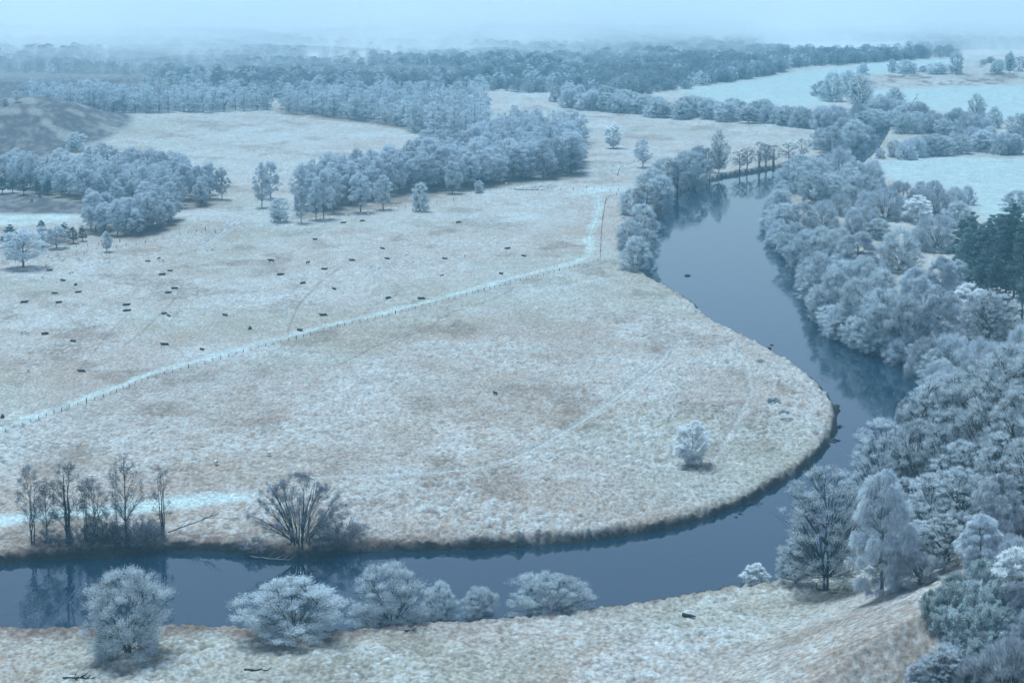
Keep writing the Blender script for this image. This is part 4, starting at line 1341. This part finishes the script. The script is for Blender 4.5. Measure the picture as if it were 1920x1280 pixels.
COWS_AT = [(276, 491), (298, 486), (92, 508), (318, 509), (303, 516), (119, 527), (142, 535), (104, 551), (146, 549), (328, 542), (315, 550), (45, 568), (111, 568), (236, 573),
           (237, 584), (308, 589), (317, 594), (423, 592), (85, 627), (136, 641), (310, 647), (378, 656), (154, 697), (5, 783), (469, 617), (561, 620), (607, 592), (627, 543),
           (525, 516), (568, 532), (607, 506), (591, 450), (718, 467), (661, 489), (727, 486), (835, 486), (983, 481), (951, 467), (939, 514), (728, 560), (791, 561),
           (680, 415), (860, 418), (643, 419)]
for i, (a, b) in enumerate(COWS_AT):
    special = {(308, 589): 'black cow lying just behind another, left of a touching pair', (317, 594): 'black cow lying in front of another, right of a touching pair',
               (5, 783): 'black cow lying at the left edge right beside the pale track', (939, 514): 'black cow lying closest to the track near the fence corner',
               (154, 697): 'black cow lying alone low in the pasture at the left', (378, 656): 'black cow lying nearest the fence in the left half of the pasture'}
    animal(a, b, COWL, 'cow', special.get((a, b), 'black cow lying down on the frosted pasture'), None if (a, b) in special else 'black cows lying on the pasture',
           random.choice([0, math.pi]) + random.gauss(0, 0.7), random.uniform(0.9, 1.1))
animal(509, 493, COWS, 'cow', 'black cow standing, the bulkiest dark animal in the pasture', None, math.pi + 0.4, 1.0)
animal(577, 496, COWS, 'cow', 'black cow half turned just right of the standing one', None, 0.9, 0.8)
animal(828, 517, COWL, 'cow', 'small black calf lying alone above the track', None, 0.4, 0.6)
animal(929, 742, COWS, 'cow', 'small black animal alone on the big meadow below the fence', None, 2.2, 0.75)
SHEEP_AT = [(40, 627), (46, 626), (51, 628), (177, 615), (53, 698), (75, 505), (80, 522), (98, 491), (96, 487), (117, 486), (148, 487), (169, 485), (55, 494), (87, 501), (131, 515), (136, 513),
            (366, 472), (388, 470), (398, 470), (299, 491), (306, 491), (200, 493), (205, 493), (427, 497), (774, 491), (758, 500), (762, 480), (731, 495), (711, 505), (695, 503),
            (794, 490), (872, 483), (934, 480), (964, 356), (949, 347), (1034, 354), (504, 855), (45, 883), (169, 894), (405, 872), (28, 519), (118, 490), (690, 404)]
for i, (a, b) in enumerate(SHEEP_AT):
    special = {(504, 855): 'white sheep alone on the big meadow, rightmost of three', (45, 883): 'white sheep above the leftmost bare alder', (169, 894): 'white sheep above the bushy bare alder',
               (405, 872): 'white sheep between the alder clumps on the big meadow', (177, 615): 'white sheep alone in the middle of the left pasture', (53, 698): 'white sheep alone low in the left pasture'}
    animal(a, b, random.choice([SHEEP, SHEEPL, SHEEP]), 'sheep', special.get((a, b), 'white sheep in the frosted pasture'), None if (a, b) in special else 'sheep in the frosted pasture',
           random.uniform(0, 6.28), 1.2)

# ------------------------------------------------------------------ small things: logs, rocks, dead tree
def stick(px, py, L, r, rz, label, name='fallen_log', branches=3, mat=None, tilt=0.0, z=None, forks=True):
    x, y, zz = ground(px, py)
    if z is not None:
        zz = z
    g = Geo()
    n = 7
    P = np.stack([np.linspace(-L / 2, L / 2, n), np.random.default_rng(int(px)).normal(0, 0.03 * L, n), 0.25 * r + r + np.linspace(0, L * tilt, n)], 1)
    g.tube(P, r * (1 - np.linspace(0, 0.6, n)), 6)
    rs = np.random.default_rng(int(px) + 5)
    for q in range(branches):
        o = P[rs.integers(2, n)]
        e = o + np.array([rs.uniform(0.1, 0.3) * L, rs.uniform(-0.2, 0.2) * L, rs.uniform(0.08, 0.25) * L])
        g.tube(bez(o, (o + e) / 2 + rs.normal(0, 0.04 * L, 3), e, 5), r * 0.4 * (1 - np.linspace(0, 0.8, 5)), 4)
    V, T, _ = g.arrays()
    o = bpy.data.objects.new(name, mesh_np(name, V, T, [mat or M_BARK]))
    COL.objects.link(o)
    o.location = (x, y, zz)
    o.rotation_euler = (0, 0, rz)
    tag(o, label, 'log')
    return o


stick(480, 1258, 4.2, 0.22, -0.15, 'dark log lying on the near bank grass at the bottom')
stick(775, 1184, 5.0, 0.2, 0.1, 'dark twiggy branch lying on the bank below the many-trunked tree', branches=9)
stick(1292, 1158, 2.6, 0.4, -0.5, 'short thick dark log on the near bank slope', branches=2)
stick(150, 1274, 6.0, 0.25, 0.0, 'dark brushwood lying at the bottom left corner', branches=12)
stick(1560, 1108, 6.0, 0.2, -0.2, 'felled branch at the foot of the large spreading tree', branches=7)
M_CUT = plain_mat('fresh_cut_wood', (0.75, 0.60, 0.25), var=0.1)
for a, b, lb in ((1563, 1112, 'smaller yellow sawn log end left of the brighter one'), (1583, 1114, 'bright yellow sawn log at the foot of the weeping birch')):
    stick(a, b, 1.4, 0.28, 0.3, lb, 'sawn_log', 0, M_CUT)
stick(505, 1046, 9.0, 0.16, -0.3, 'pale dead branch hanging into the water below the alder clump', branches=6, z=0.1, mat=plain_mat('dead_wood', (0.4, 0.38, 0.35)))
stick(352, 1000, 10.0, 0.14, 0.1, 'low bare limb reaching right from the alder clump', branches=10, tilt=0.35)
stick(1410, 943, 6.0, 0.15, 0.4, 'dark branch lying on the water edge of the meadow bend', branches=3, z=0.0)
stick(620, 399, 9.0, 0.2, 0.0, 'fallen dark trunk in front of the left end of the long grove', branches=3)
stick(741, 382, 6.0, 0.2, -0.1, 'fallen trunk right of the smaller birch before the grove', branches=1)
stick(995, 357, 16.0, 0.2, -0.1, 'dark brash line lying below the right end of the long grove', branches=8)

g = Geo()
g.tube([(0, 0, -0.5), (0.1, 0, 3), (0.0, 0, 6.5)], [0.5, 0.4, 0.15], 6)
g.tube([(0.1, 0, 2.5), (3, 0, 6), (7.5, 0.3, 12.5)], [0.35, 0.28, 0.1], 6)
g.tube([(4.5, 0.1, 8), (6.2, 0, 8.5), (7.6, 0, 8.0)], [0.2, 0.14, 0.06], 5)
g.tube([(5.8, 0.1, 10), (5.4, 0, 11.5), (5.6, 0, 13)], [0.16, 0.12, 0.05], 5)
g.tube([(0.1, 0, 4), (1.5, 0, 3.5), (2.4, 0, 2.5)], [0.2, 0.15, 0.06], 5)
V, T, _ = g.arrays()
o = bpy.data.objects.new('dead_tree', mesh_np('dead_tree', V, T, [M_WOOD]))
x, y, z = ground(1704, 206)
o.location = (x, y, z)
COL.objects.link(o)
tag(o, 'broken dead tree with one leaning limb before the far white field', 'tree')

M_ROCK = plain_mat('wet_rock', (0.05, 0.05, 0.05), var=0.4)


def rock(px, py, r, label):
    rs = np.random.default_rng(int(px * 7 + py))
    th, ph = np.meshgrid(np.linspace(0, 2 * math.pi, 10, endpoint=False), np.linspace(0.0, math.pi, 7))
    rad = r * (1 + 0.25 * rs.normal(size=th.shape))
    rad[0] = rad[0, 0]
    rad[-1] = rad[-1, 0]
    V = np.stack([rad * np.sin(ph) * np.cos(th) * 1.5, rad * np.sin(ph) * np.sin(th), rad * np.cos(ph) * 0.6], -1).reshape(-1, 3)
    T = [[a * 10 + b, a * 10 + (b + 1) % 10, (a + 1) * 10 + (b + 1) % 10, (a + 1) * 10 + b] for a in range(6) for b in range(10)]
    x, y = G(px, py, 0.0)
    o = bpy.data.objects.new('rock', mesh_np('rock', V, T, [M_ROCK]))
    COL.objects.link(o)
    o.location = (float(x), float(y), 0.05)
    tag(o, label, 'rock')


rock(1289, 517, 0.9, 'dark rock breaking the surface where the river widens')
rock(1440, 653, 0.8, 'small dark rock beside the meadow bank below the wide reach')
rock(1447, 647, 0.4, 'tiny rock next to the small dark one near the meadow bank')
rock(1388, 963, 0.35, 'rock tip in the water just off the meadow bend')
rock(1380, 969, 0.3, 'smallest rock tip in the water off the meadow bend')
rock(1566, 762, 0.9, 'dark clod slumped into the water at the tip of the meadow')
rock(1571, 800, 0.9, 'dark clod slumped into the water just below the meadow tip')
rock(1562, 826, 0.9, 'lowest dark clod slumped off the meadow tip')

# ------------------------------------------------------------------ haze and fog
def box_obj(name, lo, hi, mat):
    V = [[x, y, z] for z in (lo[2], hi[2]) for y in (lo[1], hi[1]) for x in (lo[0], hi[0])]
    T = [[0, 2, 3, 1], [4, 5, 7, 6], [0, 1, 5, 4], [2, 6, 7, 3], [0, 4, 6, 2], [1, 3, 7, 5]]
    o = bpy.data.objects.new(name, mesh_np(name, V, T, [mat]))
    o['kind'] = 'stuff'
    COL.objects.link(o)
    return o


HAZE = box_obj('haze', (-9000, -400, -6), (9000, 18000, 142), vol_mat('haze_air', 0.00018, (0.40, 0.80, 1.0)))
HAZE['label'] = 'blue winter haze filling the valley'


def cloud(name, label, y0, y1, x0, x1, top, dens, col, seed):
    nx, ny = 90, 70
    xs = np.linspace(x0, x1, nx)
    ys = y0 + (y1 - y0) * np.linspace(0, 1, ny) ** 1.8
    X, Y = np.meshgrid(xs, ys)
    n = fbm(X / 420, Y / 520, seed, 4)
    t = (Y - y0) / (y1 - y0)
    front = (Y - y0 - 700 * (n - 0.35)) / 900.0
    edge = np.minimum(1, np.minimum((X - x0), (x1 - X)) / 300.0)
    Z = -4.5 + 0.2 + top * np.clip(front, 0, 1) ** 1.3 * (0.75 + 0.5 * fbm(X / 160, Y / 200, seed + 7, 3)) * np.clip(edge, 0, 1)
    Z[0] = Z[-1] = -4.3
    top_v = np.stack([X, Y, Z], -1).reshape(-1, 3)
    bot_v = top_v.copy()
    bot_v[:, 2] = -4.5
    n_ = nx * ny
    idx = np.arange(n_).reshape(ny, nx)
    T = np.stack([idx[:-1, :-1], idx[:-1, 1:], idx[1:, 1:], idx[1:, :-1]], -1).reshape(-1, 4)
    B = T[:, ::-1] + n_
    ring = np.r_[idx[0, :], idx[1:, -1], idx[-1, -2::-1], idx[-2:0:-1, 0]]
    nxt = np.roll(ring, -1)
    S = np.stack([ring, ring + n_, nxt + n_, nxt], -1)
    o = bpy.data.objects.new(name, mesh_np(name, np.vstack([top_v, bot_v]), np.vstack([T, B, S]), [vol_mat(name + '_vapour', dens, col, 0.4)]))
    COL.objects.link(o)
    o['kind'] = 'stuff'
    o['label'] = label


cloud('fog_bank', 'bright bank of low fog swallowing the far wood', 1850, 9000, -2600, 2600, 100, 0.0042, (0.99, 1.0, 1.0), 301)


def wisps(name, label, spec, dens, seed):
    """low drifting banks of mist over the wood, closed lens shapes"""
    rs = np.random.default_rng(seed)
    V, T, n = [], [], 0
    for px, py, wx, wy, hz in spec:
        x, y = [float(v) for v in G(px, py, 2)]
        th, ph = np.meshgrid(np.linspace(0, 2 * math.pi, 28, endpoint=False), np.linspace(0, math.pi, 15))
        rad = 1 + 0.35 * (vnoise(3 * np.cos(th) + px, 3 * np.sin(th) + 2 * ph, 5) - 0.5) * np.sin(ph) * 2
        vx = x + wx * rad * np.sin(ph) * np.cos(th)
        vy = y + wy * rad * np.sin(ph) * np.sin(th)
        vz = 4 + hz * np.cos(ph) * (0.8 + 0.4 * vnoise(2 * np.cos(th) + px, 2 * np.sin(th), 9))
        vz = np.maximum(vz, -4)
        V.append(np.stack([vx, vy, vz], -1).reshape(-1, 3))
        a = np.arange(14)[:, None] * 28
        b = np.arange(28)[None, :]
        b1 = (b + 1) % 28
        T.append((np.stack([a + b, a + 28 + b, a + 28 + b1, a + b1], -1).reshape(-1, 4)) + n)
        n += 28 * 15
    o = bpy.data.objects.new(name, mesh_np(name, np.vstack(V), np.vstack(T), [vol_mat(name + '_vapour', dens, (0.98, 1.0, 1.0), 0.4)]))
    COL.objects.link(o)
    o['kind'] = 'stuff'
    o['label'] = label


wisps('mist', 'wisps of mist drifting between the far woods', ((250, 132, 260, 150, 22), (620, 118, 300, 160, 24), (460, 140, 170, 90, 14), (120, 100, 300, 180, 30), (900, 92, 300, 160, 24), (1250, 84, 280, 160, 22),
      (430, 84, 300, 160, 28), (1650, 74, 260, 150, 24), (720, 150, 120, 60, 11), (60, 118, 160, 90, 14), (1050, 120, 170, 80, 14), (1850, 100, 160, 80, 14)), 0.0034, 12)
wisps('low_cloud', 'thick white rolls of low cloud lying on the valley floor', ((230, 54, 330, 170, 40), (500, 50, 260, 150, 34), (60, 44, 260, 190, 44), (900, 56, 420, 150, 38), (1180, 44, 380, 190, 50),
      (1420, 52, 300, 170, 36), (1700, 44, 330, 170, 40), (1900, 52, 260, 170, 38), (330, 22, 420, 300, 62), (1020, 24, 560, 300, 72), (1300, 16, 560, 300, 78), (1650, 8, 420, 260, 60),
      (650, 34, 260, 170, 30), (60, 6, 500, 300, 66)), 0.012, 13)


# ------------------------------------------------------------------ labels of alike things: row and place within the row
ORD = ['first', 'second', 'third', 'fourth', 'fifth', 'sixth', 'seventh', 'eighth', 'ninth', 'tenth', 'eleventh', 'twelfth']
GR = {}
for o in bpy.data.objects:
    if o.parent is None and 'group' in o and 'category' in o and not o['group'].startswith('birches of the') and o.get('kind') != 'stuff':
        x, y, z = o.location
        dep = y * CP - (z - CH) * SP
        GR.setdefault(o['group'], []).append((H0 / 2 - F * (y * SP + (z - CH) * CP) / dep, W0 / 2 + F * x / dep, o))
for g_, L_ in GR.items():
    L_.sort(key=lambda q: q[0])
    nrow = max(1, -(-len(L_) // 10))
    per = -(-len(L_) // nrow)
    for k_ in range(nrow):
        row = sorted(L_[k_ * per:(k_ + 1) * per], key=lambda q: q[1])
        for j_, q in enumerate(row):
            base = ' '.join(str(q[2]['label']).split()[:10])
            tail = ORD[j_] + ' from left' + ('' if nrow == 1 else ', ' + ('farthest row' if k_ == 0 else 'nearest row' if k_ == nrow - 1 else ORD[k_] + ' farthest row'))
            q[2]['label'] = base.rstrip(',') + ', ' + tail
TEENS = lambda n: '%d%s' % (n, 'th' if 10 <= n % 100 <= 20 else {1: 'st', 2: 'nd', 3: 'rd'}.get(n % 10, 'th'))
for g_ in sorted(set(c[4] for c in cand)):
    L_ = [(W0 / 2 + F * o.location.x / (o.location.y * CP - (o.location.z - CH) * SP), o.location.y, o) for o in bpy.data.objects
          if o.parent is None and o.get('group') == 'birches of the ' + g_]
    fr = sorted([q for q in L_ if not any(p[1] < q[1] - 0.5 and abs(p[0] - q[0]) < 11 for p in L_)], key=lambda q: q[0])
    for j_, q in enumerate(fr):
        q[2]['label'] = 'frosted birch at the front edge of the %s, %s from the left' % (g_, TEENS(j_ + 1))
    bk = [q for q in L_ if q not in fr]
    bk.sort(key=lambda q: q[1])
    nr_ = max(1, len(bk) // 14)
    per = -(-len(bk) // nr_) if bk else 1
    for k_ in range(nr_):
        for j_, q in enumerate(sorted(bk[k_ * per:(k_ + 1) * per], key=lambda q: q[0])):
            q[2]['label'] = 'frosted birch inside the %s, %s from left, %s row behind the edge' % (g_, TEENS(j_ + 1), (ORD + [TEENS(v) for v in range(13, 40)])[k_])
